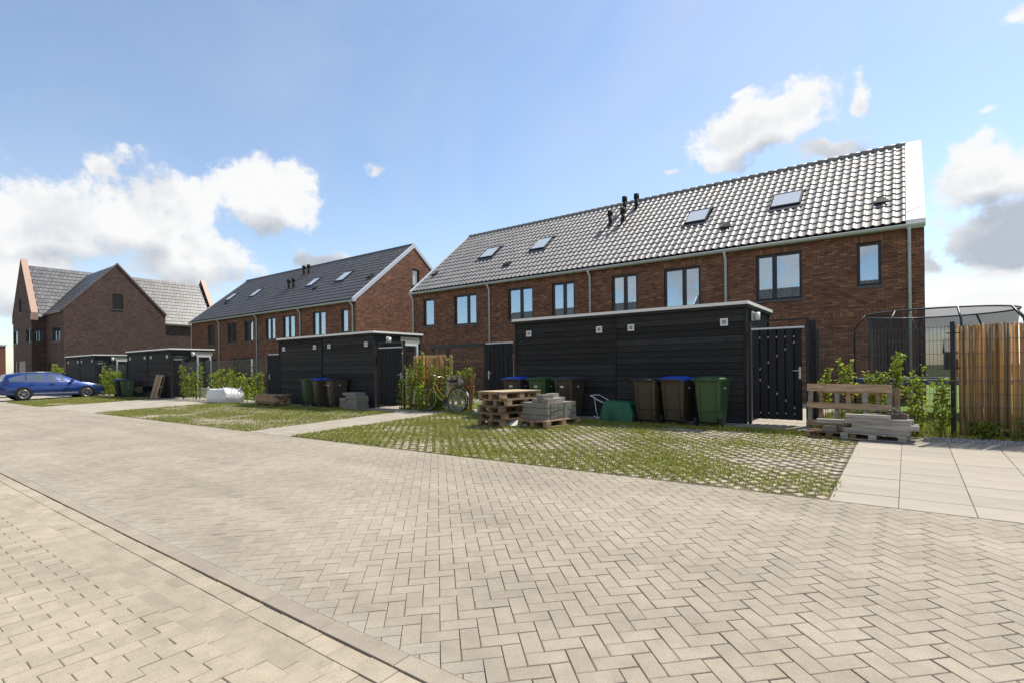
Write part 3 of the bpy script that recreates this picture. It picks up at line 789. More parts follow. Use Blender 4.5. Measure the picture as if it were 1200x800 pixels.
def tile_profile():
    # across one tile: flat pan, then roll; (x, z)
    return [(0.0, 0.012), (0.010, 0.002), (0.03, 0.0), (0.105, 0.0), (0.13, 0.008), (0.15, 0.026), (0.17, 0.036), (0.20, 0.037), (0.222, 0.030), (0.242, 0.014), (0.252, 0.006)]
TW, TL = 0.25, 0.39
def tile_into(b, T, a=0.0, lx=TL):
    pr = tile_profile(); k = len(pr); base = len(b.v)
    lift = 0.034
    for (x, z) in pr: b.v.append(tuple(T @ Vector((x, -0.035, z + lift))))       # lower lip top
    for (x, z) in pr: b.v.append(tuple(T @ Vector((x, lx, z))))                 # upper end
    for (x, z) in pr: b.v.append(tuple(T @ Vector((x, -0.030, z + lift - 0.028))))  # lip underside
    for (x, z) in pr: b.v.append(tuple(T @ Vector((x, -0.035, z + lift))))
    for i in range(k - 1):
        b.face((base + i, base + i + 1, base + k + i + 1, base + k + i), 0, True, a)
        b.face((base + 2 * k + i, base + 2 * k + i + 1, base + 3 * k + i + 1, base + 3 * k + i), 0, False, a)
    e = len(b.v)
    b.v.append(tuple(T @ Vector((0.0, -0.03, -0.01)))); b.v.append(tuple(T @ Vector((0.0, lx, -0.03))))
    b.face((base, base + k, e + 1, e), 0, False, a)

def skylight(parent, T, wd, ln, tilt=0.0):
    b = MB()
    f = 0.055
    def bx(x0, x1, y0, y1, z0, z1): b.box(T @ Vector(((x0 + x1) / 2, (y0 + y1) / 2, (z0 + z1) / 2)), (x1 - x0, y1 - y0, z1 - z0), M=T.to_3x3().to_4x4())
    bx(0, wd, 0, f, -0.02, 0.11); bx(0, wd, ln - f, ln, -0.02, 0.11); bx(0, f, f, ln - f, -0.02, 0.11); bx(wd - f, wd, f, ln - f, -0.02, 0.11)
    o = b.build('skylight', 'anthracite', parent)
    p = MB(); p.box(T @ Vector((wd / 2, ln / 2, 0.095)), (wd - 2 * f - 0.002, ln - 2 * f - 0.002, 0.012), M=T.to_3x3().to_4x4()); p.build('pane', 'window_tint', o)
    for yy, lf in ((-0.14, 0.26), (ln + 0.08, 0.15)):
        fl = MB(); fl.box(T @ Vector((wd / 2, yy, 0.055)), (wd + 0.16, lf, 0.008), M=T.to_3x3().to_4x4()); fl.build('flashing', 'anthracite', o)

def row_house(name, label, X0, X1, Y0, Y1, zb, eave, ridge, windows, ground_holes, pipes, skylights, vents, small_vents, tile_m, n_individual=0, gable_win=None, wide_cap=False, detail=True, group=None, verge=True):
    t = thing(name, label, 'house', ((X0 + X1) / 2, (Y0 + Y1) / 2, zb), world=True, group=group)
    Ym = (Y0 + Y1) / 2
    slope = (ridge - eave) / (Ym - Y0)
    holes = [(a, e, z0, z1) for (a, e, z0, z1, *_r) in windows] + list(ground_holes)
    wl = MB()
    wall_panel(wl, 'y', Y0, X0, X1, zb - 0.3, lambda u: eave, holes, -1)
    wall_panel(wl, 'y', Y1, X0, X1, zb - 0.3, lambda u: eave, [], 1)
    rt = lambda u: eave + slope * ((u - Y0) if u < Ym else (Y1 - u)) - 0.02
    gh = [(gable_win[0], gable_win[1], gable_win[2], gable_win[3])] if gable_win else []
    wall_panel(wl, 'x', X1, Y0, Y1, zb - 0.3, rt, gh, 1, breaks=(Ym,)); wall_panel(wl, 'x', X0, Y0, Y1, zb - 0.3, rt, [], -1, breaks=(Ym,))
    wl.build('wall', 'brick', t)
    # upper floor inside, dark, so that the panes look into rooms
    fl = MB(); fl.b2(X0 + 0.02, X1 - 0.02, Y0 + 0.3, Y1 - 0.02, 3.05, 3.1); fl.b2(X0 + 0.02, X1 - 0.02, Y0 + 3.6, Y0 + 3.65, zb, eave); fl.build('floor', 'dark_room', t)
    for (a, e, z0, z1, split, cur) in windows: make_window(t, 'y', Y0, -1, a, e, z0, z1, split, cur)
    for (a, e, z0, z1) in ground_holes: make_window(t, 'y', Y0, -1, a, e, z0, z1, [(a + e) / 2], None, sill=False)
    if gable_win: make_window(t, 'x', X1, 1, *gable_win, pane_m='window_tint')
    if detail:
        for (a, e, z0, z1, *_r) in windows:
            so_ = MB(); so_.b2(a - 0.05, e + 0.05, Y0 - 0.006, Y0 + 0.01, z1 + 0.004, z1 + 0.214); so_.build('soldier_course', 'soldier', t)
        bd = MB(); bd.b2(X0 + 0.005, X1 - 0.005, Y0 - 0.005, Y0 + 0.01, 3.0, 3.21); bd.build('brick_band', 'soldier', t)
    # roof slab under the tiles
    L = math.hypot(Ym - Y0, ridge - eave); ang = math.atan2(ridge - eave, Ym - Y0)
    ov = 0.18
    rb = MB()
    for s in (1, -1):
        ye = Y0 - ov * math.cos(ang) if s > 0 else Y1 + ov * math.cos(ang); ze = eave - ov * math.sin(ang)
        rb.prism([(X0, ye, ze + 0.02), (X0, Ym, ridge + 0.02), (X0, Ym, ridge - 0.10), (X0, ye, ze - 0.06)], (X1 - X0, 0, 0))
    rf = rb.build('roof', 'pvc_black', t, fix=True)
    cap = 0.43 if wide_cap else 0.0
    lx0, lx1 = X0 + 0.16, X1 - (cap if wide_cap else 0.16)
    ncol = int(round((lx1 - lx0) / TW)); tw = (lx1 - lx0) / ncol
    nrow = int(round((L + ov) / TL)); tl = (L + ov) / nrow
    base = Matrix.Translation((lx0, Y0 - ov * math.cos(ang), eave - ov * math.sin(ang) + 0.075)) @ Matrix.Rotation(ang, 4, 'X')
    sx = tw / TW
    skip = []
    for (u0, s0, wd, ln) in skylights: skip.append((u0 - lx0 - 0.02, u0 - lx0 + wd + 0.02, s0 + ov - 0.05, s0 + ov + ln + 0.05))
    cells = []
    for j in range(nrow):
        for i in range(ncol):
            ux, uy = i * tw, j * tl
            if any(a < ux + tw * 0.5 < e and c < uy + tl * 0.5 < f for (a, e, c, f) in skip): continue
            cells.append((i, j))
    cam_ = Vector((0, 0, CAM_H))
    def cpos(i, j): return base @ Vector(((i + 0.5) * tw, (j + 0.5) * tl, 0))
    ind = set()
    if n_individual: ind = set(sorted(cells, key=lambda c: (cpos(*c) - cam_).length)[:n_individual])
    rr = random.Random(11)
    tb = MB(); tile_into(tb, Matrix.Scale(sx, 4, (1, 0, 0)), lx=tl + 0.02); tme = tb.mesh('roof_tile'); tme.materials.append(M[tile_m])
    stuff = MB()
    for (i, j) in cells:
        T = base @ Matrix.Translation((i * tw, j * tl, 0)) @ Matrix.Rotation(rr.gauss(0, 0.006), 4, 'Y') @ Matrix.Rotation(rr.gauss(0, 0.004), 4, 'X')
        if (i, j) in ind:
            o = link('roof_tile', tme, rf); o.matrix_local = T
        else: tile_into(stuff, T @ Matrix.Scale(sx, 4, (1, 0, 0)), rr.random() * 0.998 + 0.001, tl + 0.02)
    so_ = stuff.build('roof_tile_field', tile_m, rf); so_['kind'] = 'stuff'
    # back slope: plain tiles seen by nobody here
    bk = MB(); bk.poly([(X0 + 0.02, Y1 + 0.15, eave - 0.05), (X1 - 0.02, Y1 + 0.15, eave - 0.05), (X1 - 0.02, Ym, ridge + 0.1), (X0 + 0.02, Ym, ridge + 0.1)]); bk.build('back_slope', tile_m, rf)
    rd = MB(); x = lx0
    while x < lx1 - 0.05:
        x2 = min(x + 0.36, lx1)
        rd.tube([(x, Ym, ridge + 0.085), (x2 + 0.02, Ym, ridge + 0.075)], [0.115, 0.105], 10); x = x2
    rd.build('ridge_tiles', tile_m, rf)
    # verges
    up = Vector((0, -math.sin(ang), math.cos(ang)))
    def verge_strip(xa, xb, hgt, mt, nm, drop=0.30):
        v = MB()
        for s in (1, -1):
            ye = (Y0 - (ov + 0.05) * math.cos(ang)) if s > 0 else (Y1 + (ov + 0.05) * math.cos(ang)); ze = eave - (ov + 0.05) * math.sin(ang)
            v.prism([(xa, ye, ze - drop * 0.35), (xa, ye, ze + hgt), (xa, Ym, ridge + hgt), (xa, Ym, ridge - drop * 0.35)], (xb - xa, 0, 0))
        return v.build(nm, mt, rf, fix=True)
    if verge:
        verge_strip(X0 - 0.035, X0 + 0.155, 0.135, 'zinc_paint', 'verge_trim')
        if wide_cap:
            verge_strip(X1 - cap + 0.004, X1 + 0.03, 0.15, 'alu_white', 'verge_cap')
            sv = MB(); p0 = base @ Vector((lx1 - lx0 + 0.01, 0.55, 0.096)); p1 = base @ Vector((lx1 - lx0 + cap + 0.02, 0.92, 0.096)); sv.beam(p0, p1, 0.02, 0.012, up=up); sv.build('cap_seam', 'zinc_paint', rf)
        else: verge_strip(X1 - 0.155, X1 + 0.035, 0.135, 'zinc_paint', 'verge_trim')
    # gutter and downpipes
    yg, zg = Y0 - ov * math.cos(ang) - 0.075, eave - ov * math.sin(ang) - 0.03
    gb2 = MB(); n = 8; pts = [(yg + 0.075 * math.cos(math.pi + math.pi * i / n), zg + 0.075 * math.sin(math.pi + math.pi * i / n)) for i in range(n + 1)]
    i0 = len(gb2.v)
    for xx in (X0 - 0.02, X1 + 0.02):
        for (y, z) in pts: gb2.v.append((xx, y, z))
    for i in range(n): gb2.face((i0 + i, i0 + i + 1, i0 + n + 1 + i + 1, i0 + n + 1 + i), 0, True)
    gb2.tube([(X0 - 0.02, yg - 0.078, zg), (X1 + 0.02, yg - 0.078, zg)], 0.012, 6)
    gb2.b2(X0 - 0.02, X1 + 0.02, Y0 - 0.10, Y0 + 0.01, zg - 0.06, zg + 0.05)
    gb2.build('rain_gutter', 'zinc_paint', t)
    for x in pipes:
        p = MB(); p.tube([(x, yg, zg - 0.06), (x, yg, zg - 0.12), (x, Y0 - 0.06, zg - 0.30), (x, Y0 - 0.06, zb - 0.1)], 0.042, 10)
        dp = p.build('downpipe', 'zinc_paint', t)
        k = MB()
        for z in (5.0, 3.5, 2.0, 0.9): k.cyl((x, Y0 - 0.06, z), (x, Y0 - 0.06, z + 0.03), 0.052, 10)
        k.build('bracket', 'zinc', dp)
    for (u0, s0, wd, ln) in skylights: skylight(t, base @ Matrix.Translation((u0 - lx0, s0 + ov, 0.0)), wd, ln)
    for (x, y) in vents:
        z = eave + (y - Y0) * slope
        v = MB(); v.cyl((x, y, z - 0.05), (x, y, z + 0.62), 0.085, 14); v.cyl((x, y, z + 0.54), (x, y, z + 0.78), 0.125, 14); v.cyl((x, y, z + 0.02), (x, y, z + 0.16), 0.13, 14, r2=0.085)
        v.box((x, y - 0.05, z + 0.055), (0.36, 0.5, 0.03), M=Matrix.Rotation(ang, 4, 'X'))
        v.build('flue_pipe', 'pvc_black', t)
    for (x, y) in small_vents:
        z = eave + (y - Y0) * slope
        v = MB(); v.box((x, y, z + 0.12), (0.26, 0.26, 0.10), M=Matrix.Rotation(ang, 4, 'X')); v.box((x, y - 0.16, z - 0.0 + 0.06), (0.38, 0.16, 0.05), M=Matrix.Rotation(ang, 4, 'X')); v.build('roof_vent', 'pvc_black', t)
    return t

zw0, zw1 = 3.70, 5.20
main_windows = [(-20.46, -19.66, zw0 + 0.08, zw1, None, None), (-18.25, -16.75, zw0, zw1, [-17.35], [(-18.2, -17.4)]), (-14.84, -13.42, zw0, zw1, [-14.1], None), (-12.42, -11.27, zw0, zw1, [-11.8], [(-12.38, -11.3)]),
                (-9.55, -8.44, zw0, zw1, [-8.98], [(-9.45, -9.2), (-8.62, -8.46)]), (-7.38, -6.0, zw0, zw1, [-6.62], None), (-4.13, -2.73, zw0, 5.27, [-3.56], None), (-1.23, -0.60, zw0 + 0.22, 5.25, None, None)]
row_house('terraced_house', 'long brick row under bright glazed tiles with a wide white roof edge', -21.3, 0.43, 19.5, 28.6, 0.36, 5.72, 9.42, main_windows,
          [(-14.9, -12.0, 0.5, 2.55), (-9.4, -6.8, 0.5, 2.55), (-5.4, -3.4, 0.5, 2.55)], (-21.2, -15.92, -10.51, -5.11, 0.08),
          [(-18.15, 2.36, 0.94, 1.05), (-14.8, 2.28, 0.9, 1.10), (-7.15, 2.22, 0.86, 1.06), (-4.0, 2.28, 1.0, 1.08)],
          [(-10.94, 22.27), (-10.31, 22.28), (-10.71, 23.35), (-10.12, 23.37)], [(-15.52, 20.46), (-20.6, 20.62), (-5.38, 20.64), (-0.62, 20.6)], 'roof_tile', 300, wide_cap=True)
w2 = [(-43.34, -42.19, 3.62, 5.10, None, None), (-40.14, -38.72, 3.62, 5.1, [-39.45], None), (-37.59, -36.39, 3.62, 5.1, [-37.0], [(-37.1, -36.6)]), (-34.68, -33.48, 3.62, 5.1, [-34.1], [(-34.0, -33.5)]), (-32.54, -31.13, 3.62, 5.1, [-31.85], [(-32.4, -31.9)]),
      (-29.14, -27.8, 3.62, 5.1, [-28.5], [(-29.05, -28.6), (-28.4, -27.85)]), (-26.25, -25.6, 3.70, 5.05, None, [(-26.2, -25.7)])]
row_house('terraced_house', 'brick row with dark tiles and a bare sunlit end gable, behind the middle shed', -46.2, -24.85, 18.5, 27.4, 0.27, 5.60, 9.30, w2,
          [(-44.6, -41.9, 0.5, 2.5), (-39.3, -36.5, 0.5, 2.5), (-33.8, -31.2, 0.5, 2.5), (-28.6, -26.2, 0.5, 2.5)], (-46.1, -41.36, -35.81, -30.45, -25.1),
          [(-44.6, 2.45, 0.8, 1.0), (-40.5, 2.35, 0.8, 1.0), (-32.8, 2.35, 0.8, 1.0), (-29.4, 2.3, 0.9, 1.1)], [(-35.2, 20.5), (-34.6, 20.5), (-35.7, 22.0), (-35.1, 22.0)], [(-43.4, 20.1), (-31.0, 20.0), (-25.6, 20.2)], 'roof_tile_dark', 0,
          gable_win=(22.75, 23.35, 6.75, 7.85))
# the row across the street, seen mirrored in the upper windows
opp = row_house('terraced_house', 'brick row across the street, opposite the near shed', -10.85, 10.85, -4.4, 4.4, 0.0, 5.6, 9.2,
          [(-10 + 2.7 * i, -8.8 + 2.7 * i, 3.6, 5.1, None, None) for i in range(8)], [], (-10.8, -5.4, 0, 5.4, 10.8), [], [], [], 'roof_tile_dark', 0, detail=False, group='rows across the street')
opp.location = (-8.0, -20.5, 0.05); opp.rotation_euler = (0, 0, math.pi)
opp2 = copy_tree(opp); opp2.location = (-34.0, -20.5, 0.0); opp2['label'] = 'brick row across the street, opposite the middle shed'

# ---- dark brick corner house on the left --------------------------------------------------------
lh = thing('corner_house', 'dark brown brick house with a front gable and copper coloured parapet edges', 'house', (-57, 15, 0.1), world=True)
LX0, LX1, LY0, LY1, LE, LR = -62.2, -55.9, 10.6, 24.9, 6.15, 10.6
GX, GY0, GY1, GE, GR = -51.0, 11.5, 18.35, 6.35, 10.2
wl = MB()
cxm = (LX0 + LX1) / 2; ls = (LR - LE) / (LX1 - cxm)
rt = lambda u: LE + ls * ((u - LX0) if u < cxm else (LX1 - u)) + 0.45
holes_s = [(-60.0, -58.9, 6.6, 7.85), (LX0 + 0.05, -60.6, 4.08, 5.25), (-57.6, -55.95, 4.05, 5.15), (-61.8, -60.9, 0.1, 2.6), (-60.4, -58.0, 0.1, 2.6)]
wall_panel(wl, 'y', LY0, LX0, LX1, -0.3, rt, holes_s, -1, breaks=(cxm,))
wall_panel(wl, 'y', LY1, LX0, LX1, -0.3, rt, [], 1, breaks=(cxm,))
wall_panel(wl, 'x', LX1, LY0, LY1, -0.3, lambda u: LE, [(10.68, 11.42, 4.05, 5.12)], 1)
wall_panel(wl, 'x', LX0, LY0, LY1, -0.3, lambda u: LE, [], -1)
gm_ = (GY0 + GY1) / 2; gs = (GR - GE) / (GY1 - gm_)
wall_panel(wl, 'x', GX, GY0, GY1, -0.3, lambda u: GE + gs * ((u - GY0) if u < gm_ else (GY1 - u)), [(14.58, 15.30, 6.62, 7.86)], 1, breaks=(gm_,))
wall_panel(wl, 'y', GY0, LX1, GX, -0.3, lambda u: GE, [(-54.04, -51.95, 4.04, 5.2), (-55.4, -54.7, 1.3, 2.4), (-53.6, -53.0, 1.3, 2.4)], -1)
wall_panel(wl, 'y', GY1, LX1, GX, -0.3, lambda u: GE, [], 1)
# inner faces of the raised parapets
for yy, o_ in ((LY0 + 0.32, 1), (LY1 - 0.32, -1)): wall_panel(wl, 'y', yy, LX0, LX1, LE - 0.2, rt, [], o_, breaks=(cxm,))
wl.build('wall', 'brick_dark', lh)
make_window(lh, 'y', LY0, -1, -60.0, -58.9, 6.6, 7.85, [-59.4]); make_window(lh, 'y', LY0, -1, LX0 + 0.05, -60.6, 4.08, 5.25); make_window(lh, 'y', LY0, -1, -57.6, -55.95, 4.05, 5.15, [-56.7], [(-56.6, -56.0)], sill=False)
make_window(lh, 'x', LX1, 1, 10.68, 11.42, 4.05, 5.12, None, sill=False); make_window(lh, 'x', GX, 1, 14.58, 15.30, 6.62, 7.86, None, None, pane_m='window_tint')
make_window(lh, 'y', GY0, -1, -54.04, -51.95, 4.04, 5.2, [-53.0], [(-52.9, -52.0)]); make_window(lh, 'y', GY0, -1, -55.4, -54.7, 1.3, 2.4); make_window(lh, 'y', GY0, -1, -53.6, -53.0, 1.3, 2.4)
b = MB(); b.b2(-60.4, -58.0, LY0 + 0.05, LY0 + 0.1, 0.1, 2.6); b.build('garage_door', 'wood_grey', lh)
b = MB(); b.b2(-61.8, -60.9, LY0 + 0.05, LY0 + 0.1, 0.1, 2.6); b.build('door', 'anthracite', lh)
def flat_tiles(b, p00, ax_u, ax_v, nu, nv, rr, keep=None):
    """rows of flat tiles; ax_u: step along the eave, ax_v: step up the slope"""
    n = ax_u.cross(ax_v).normalized()
    for j in range(nv):
        for i in range(nu):
            o = p00 + ax_u * (i + (0.5 if j % 2 else 0.0)) + ax_v * j
            if keep and not keep(o + ax_u * 0.5 + ax_v * 0.5): continue
            a = rr.random() * 0.998 + 0.001; g_ = 0.03
            k = [o + ax_u * g_ - ax_v * 0.04 + n * 0.045, o + ax_u * (1 - g_) - ax_v * 0.04 + n * 0.045, o + ax_u * (1 - g_) + ax_v * 1.0 + n * 0.012, o + ax_u * g_ + ax_v * 1.0 + n * 0.012]
            b.poly(k, 0, False, a)
            b.poly([k[0] - n * 0.04, k[1] - n * 0.04, k[1], k[0]], 0, False, a)
rr = random.Random(5)
rb = MB()
rb.prism([(LX1 + 0.15, LY0 + 0.33, LE - 0.1), (cxm, LY0 + 0.33, LR), (LX0 - 0.15, LY0 + 0.33, LE - 0.1)], (0, LY1 - LY0 - 0.66, 0))
rb.prism([(GX - 0.02, GY0 - 0.06, GE), (GX - 0.02, gm_, GR + 0.05), (GX - 0.02, GY1 + 0.06, GE)], (-(GX - cxm) - 0.5, 0, 0))
rf = rb.build('roof', 'pvc_black', lh, fix=True)
ts = MB()
v_ = Vector((cxm - LX1 - 0.15, 0, LR - LE + 0.1)); nv = 14; nu = 45
flat_tiles(ts, Vector((LX1 + 0.15, LY0 + 0.34, LE - 0.09)), Vector((0, (LY1 - LY0 - 0.85) / nu, 0)), v_ / nv, nu, nv, rr)
for (ya, sgn) in ((GY0 - 0.06, 1), (GY1 + 0.06, -1)):
    vv = Vector((0, gm_ - ya, GR + 0.05 - GE)); flat_tiles(ts, Vector((cxm + 0.8 if sgn > 0 else GX - 0.04, ya, GE + 0.01)), Vector((0.3 * sgn, 0, 0)), vv / 13, 23, 13, rr)
o = ts.build('roof_tile_field', 'slate', rf); o['kind'] = 'stuff'
for yy in (LY0 - 0.04, LY1 - 0.36):
    cp = MB()
    for s in (1, -1):
        xe = LX1 + 0.2 if s > 0 else LX0 - 0.2; ze = LE - ls * 0.2 + 0.45
        cp.prism([(xe, yy, ze), (xe, yy, ze + 0.1), (cxm, yy, LR + 0.55), (cxm, yy, LR + 0.45)], (0, 0.42, 0))
        cp.prism([(xe, yy, ze), (xe, yy, ze - 0.5), (xe - s * 0.3, yy, ze - 0.5), (xe - s * 0.3, yy, ze)], (0, 0.42, 0))
    cp.build('parapet_coping', 'copper', lh, fix=True)
cp = MB()
for ya, s in ((GY0 - 0.1, 1), (GY1 + 0.1, -1)):
    cp.prism([(GX - 0.02, ya, GE - 0.07), (GX - 0.02, ya, GE + 0.12), (GX - 0.02, gm_, GR + 0.19), (GX - 0.02, gm_, GR + 0.02)], (0.07, 0, 0))
cp.b2(LX1 - 0.0, LX1 + 0.22, GY1, LY1 - 0.4, LE - 0.22, LE - 0.06); cp.b2(LX1, GX - 0.05, GY0 - 0.16, GY0 - 0.02, GE - 0.16, GE - 0.02)
cp.build('gable_trim', 'bronze', lh, fix=True)

# ---- red flat roofed building and far house -----------------------------------------------------
rbld = thing('brick_building', 'low red brick building with a flat roof and white framed window, behind the cars', 'building', (-105, 14, 0), world=True)
wl = MB(); hs = [(13.2, 14.7, 2.9, 4.5)]
wall_panel(wl, 'x', -96.0, 6, 15.6, -0.5, lambda u: 5.3, hs, 1); wall_panel(wl, 'y', 6, -118, -96, -0.5, lambda u: 5.3, [], -1); wall_panel(wl, 'y', 15.6, -118, -96, -0.5, lambda u: 5.3, [], 1)
wl.build('wall', 'brick_red', rbld)
make_window(rbld, 'x', -96.0, 1, *hs[0], [13.95], None, 'white', 0.12, 0.05)
b = MB(); b.b2(-118, -95.9, 5.9, 15.7, 5.3, 5.5); b.build('roof', 'zinc_paint', rbld)
fh = thing('distant_house', 'dark distant house far behind the trampoline', 'house', (11.5, 160, 0.4), world=True)
wl = MB(); gab = lambda u: 4.6 + (3.0 * (1 - abs(u - 164.5) / 4.5))
wall_panel(wl, 'y', 160, 7.2, 16.0, -0.3, lambda u: 4.6, [(8.5, 9.8, 2.6, 4.0), (12.5, 13.8, 2.6, 4.0)], -1); wall_panel(wl, 'x', 7.2, 160, 169, -0.3, gab, [], -1, breaks=(164.5,)); wall_panel(wl, 'x', 16.0, 160, 169, -0.3, gab, [], 1, breaks=(164.5,))
wl.build('wall', 'brick_dark', fh); make_window(fh, 'y', 160, -1, 8.5, 9.8, 2.6, 4.0); make_window(fh, 'y', 160, -1, 12.5, 13.8, 2.6, 4.0)
b = MB(); b.prism([(7.0, 159.7, 4.4), (7.0, 164.5, 7.75), (7.0, 164.5, 7.6), (7.0, 159.7, 4.25)], (9.2, 0, 0)); b.prism([(7.0, 169.3, 4.4), (7.0, 164.5, 7.75), (7.0, 164.5, 7.6), (7.0, 169.3, 4.25)], (9.2, 0, 0)); b.build('roof', 'roof_tile_dark', fh, fix=True)
#@@
# ================================================================== SHEDS, GATES, FENCES
SH = 2.46
def shed(label, X0, X1, Y0, D, joint, vents, window, planks=True, lamp_y=None):
    zb = gz((X0 + X1) / 2, Y0)
    t = thing('garden_shed', label, 'shed', ((X0 + X1) / 2, Y0 + D / 2, zb), world=True, group='black garden sheds along the parking bays')
    Y1 = Y0 + D; top = zb + SH
    core = MB(); core.b2(X0 + 0.03, X1 - 0.03, Y0 + 0.03, Y1 - 0.03, zb - 0.1, top - 0.05); core.build('frame', 'pvc_black', t)
    nb = 17; ph = (SH - 0.10 - 0.02) / nb; rr = random.Random(int(abs(X0) * 10))
    def lap(L): # one board of length L along x, tilted lap profile, local z 0..ph
        b = MB(); b.prism([(0, 0.0, 0.004), (0, -0.004, 0.004), (0, 0.010, ph - 0.004), (0, 0.02, ph - 0.004), (0, 0.02, 0.004)], (L, 0, 0))
        b2 = MB(); b2.prism([(0, 0.02, 0.003), (0, -0.004, 0.003), (0, 0.006, ph - 0.006), (0, 0.02, ph - 0.004)], (L, 0, 0)); return b2
    spans = [(X0 + 0.03, joint - 0.02), (joint + 0.02, X1 - 0.03)]
    if planks:
        for (a, e) in spans:
            bm_ = lap(e - a); me = bm_.mesh('plank'); me.materials.append(M['wood_black'])
            for i in range(nb):
                o = link('plank', me, t); o.location = (a, Y0 + 0.01 + rr.gauss(0, 0.0012), zb + 0.02 + i * ph); WORLDPAR.add(o.name)
        Ls = Y1 - Y0 - 0.06
        me = lap(Ls).mesh('side_plank'); me.materials.append(M['wood_black'])
        for i in range(nb):
            if window and zb + 0.02 + i * ph + ph > window[2]:
                continue
            o = link('side_plank', me, t); o.matrix_local = Matrix.Translation((X1 - 0.01 + rr.gauss(0, 0.0012), Y0 + 0.03, zb + 0.02 + i * ph)) @ Matrix.Rotation(R(90), 4, 'Z')
        if window:
            me = lap(window[0] - 0.03 - (Y0 + 0.03)).mesh('side_plank'); me.materials.append(M['wood_black'])
            for i in range(nb):
                if zb + 0.02 + i * ph + ph > window[2]:
                    o = link('side_plank', me, t); o.matrix_local = Matrix.Translation((X1 - 0.01, Y0 + 0.03, zb + 0.02 + i * ph)) @ Matrix.Rotation(R(90), 4, 'Z')
    else:
        b = MB()
        for (a, e) in spans:
            for i in range(nb):
                z = zb + 0.02 + i * ph; b.prism([(a, Y0 + 0.03, z + 0.003), (a, Y0 + 0.006, z + 0.003), (a, Y0 + 0.016, z + ph - 0.006), (a, Y0 + 0.03, z + ph - 0.004)], (e - a, 0, 0), 0, rr.random())
        for i in range(nb):
            z = zb + 0.02 + i * ph; e = window[0] - 0.03 if window and z + ph > window[2] else Y1 - 0.03
            b.prism([(X1 - 0.03, Y0 + 0.03, z + 0.003), (X1 - 0.006, Y0 + 0.03, z + 0.003), (X1 - 0.016, Y0 + 0.03, z + ph - 0.006), (X1 - 0.03, Y0 + 0.03, z + ph - 0.004)], (0, e - Y0 - 0.03, 0), 0, rr.random())
        o = b.build('cladding', 'wood_black', t, fix=True); o['kind'] = 'stuff'
    for (x, y) in ((X0 + 0.015, Y0 + 0.015), (X1 - 0.015, Y0 + 0.015), (joint, Y0 + 0.012), (X1 - 0.015, Y1 - 0.015)):
        b = MB(); b.box((x, y, zb + (SH - 0.1) / 2), (0.045, 0.045, SH - 0.10)); b.build('corner_post', 'wood_gate', t)
    b = MB(); b.b2(X0 - 0.05, X1 + 0.05, Y0 - 0.06, Y1 + 0.05, top - 0.10, top - 0.022); b.build('fascia', 'wood_black', t)
    b = MB(); h = 0.045
    b.b2(X0 - 0.065, X1 + 0.065, Y0 - 0.075, Y0 - 0.0, top - 0.04, top + h - 0.02); b.b2(X1 - 0.0, X1 + 0.065, Y0, Y1 + 0.065, top - 0.04, top + h - 0.02); b.b2(X0 - 0.065, X0, Y0, Y1 + 0.065, top - 0.04, top + h - 0.02); b.b2(X0, X1, Y1 + 0.0, Y1 + 0.065, top - 0.04, top + h - 0.02)
    b.build('roof_trim', 'alu_white', t)
    b = MB(); b.b2(X0, X1, Y0, Y1, top - 0.02, top - 0.005); b.build('roof', 'pvc_black', t)
    for (x, z) in vents:
        g = MB(); s = 0.075
        g.b2(x - s, x + s, Y0 - 0.022, Y0 + 0.02, z - s, z - s + 0.03); g.b2(x - s, x + s, Y0 - 0.022, Y0 + 0.02, z + s - 0.03, z + s); g.b2(x - s, x - s + 0.03, Y0 - 0.022, Y0 + 0.02, z - s + 0.03, z + s - 0.03); g.b2(x + s - 0.03, x + s, Y0 - 0.022, Y0 + 0.02, z - s + 0.03, z + s - 0.03)
        v = g.build('vent_grille', 'white', t)
        l = MB()
        for k in range(4): l.box((x, Y0 - 0.010, z - 0.034 + k * 0.0225), (0.088, 0.020, 0.006), M=Matrix.Rotation(R(35), 4, 'X'))
        l.build('louvre', 'zinc_paint', v)
    if window:
        f = make_window(t, 'x', X1 + 0.03, 1, window[0], window[1], window[2], window[3], None, None, 'zinc_paint', 0.05, 0.0, sill=False)
        pn = MB(); pn.b2(X1 - 0.002, X1 + 0.022, window[0] - 0.08, window[1] + 0.08, zb + 0.04, window[2] - 0.01); pn.build('lower_panel', 'wood_grey', t)  # door panels; grazing sun on this side wall put into their grey
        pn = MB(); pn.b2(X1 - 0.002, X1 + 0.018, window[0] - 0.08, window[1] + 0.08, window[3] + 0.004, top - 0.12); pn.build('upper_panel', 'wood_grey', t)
    # wall lamp on the side wall
    ly = lamp_y or Y0 + 0.55
    l = MB(); l.b2(X1, X1 + 0.03, ly - 0.06, ly + 0.06, top - 0.36, top - 0.14); la = l.build('wall_lamp', 'white', t)
    l = MB(); l.tube([(X1 + 0.095, ly, top - 0.17), (X1 + 0.095, ly, top - 0.33)], [0.065, 0.065], 12); l.build('lamp_shade', 'white', la)
    return t
shed('large black plank shed with the green tarp and wheelie bins along its front', -8.45, -2.62, 11.42, 2.28, -5.52, [(-8.0, 2.42), (-5.93, 2.42), (-5.11, 2.42), (-3.04, 2.42)], None)
shed('black plank shed with a side window, beside the stacked grey slabs', -19.55, -13.80, 10.95, 2.05, -16.7, [(-19.2, 2.36), (-17.13, 2.36), (-16.25, 2.36), (-14.2, 2.36)], (12.15, 12.85, 1.35, 2.42), lamp_y=11.5)
shed('black plank shed with a wooden pallet leaning on its front', -35.25, -29.3, 10.75, 2.0, -32.3, [(-34.8, 2.31), (-32.65, 2.31), (-31.82, 2.31), (-29.72, 2.31)], (11.95, 12.65, 0.6, 2.38), planks=False, lamp_y=11.75)
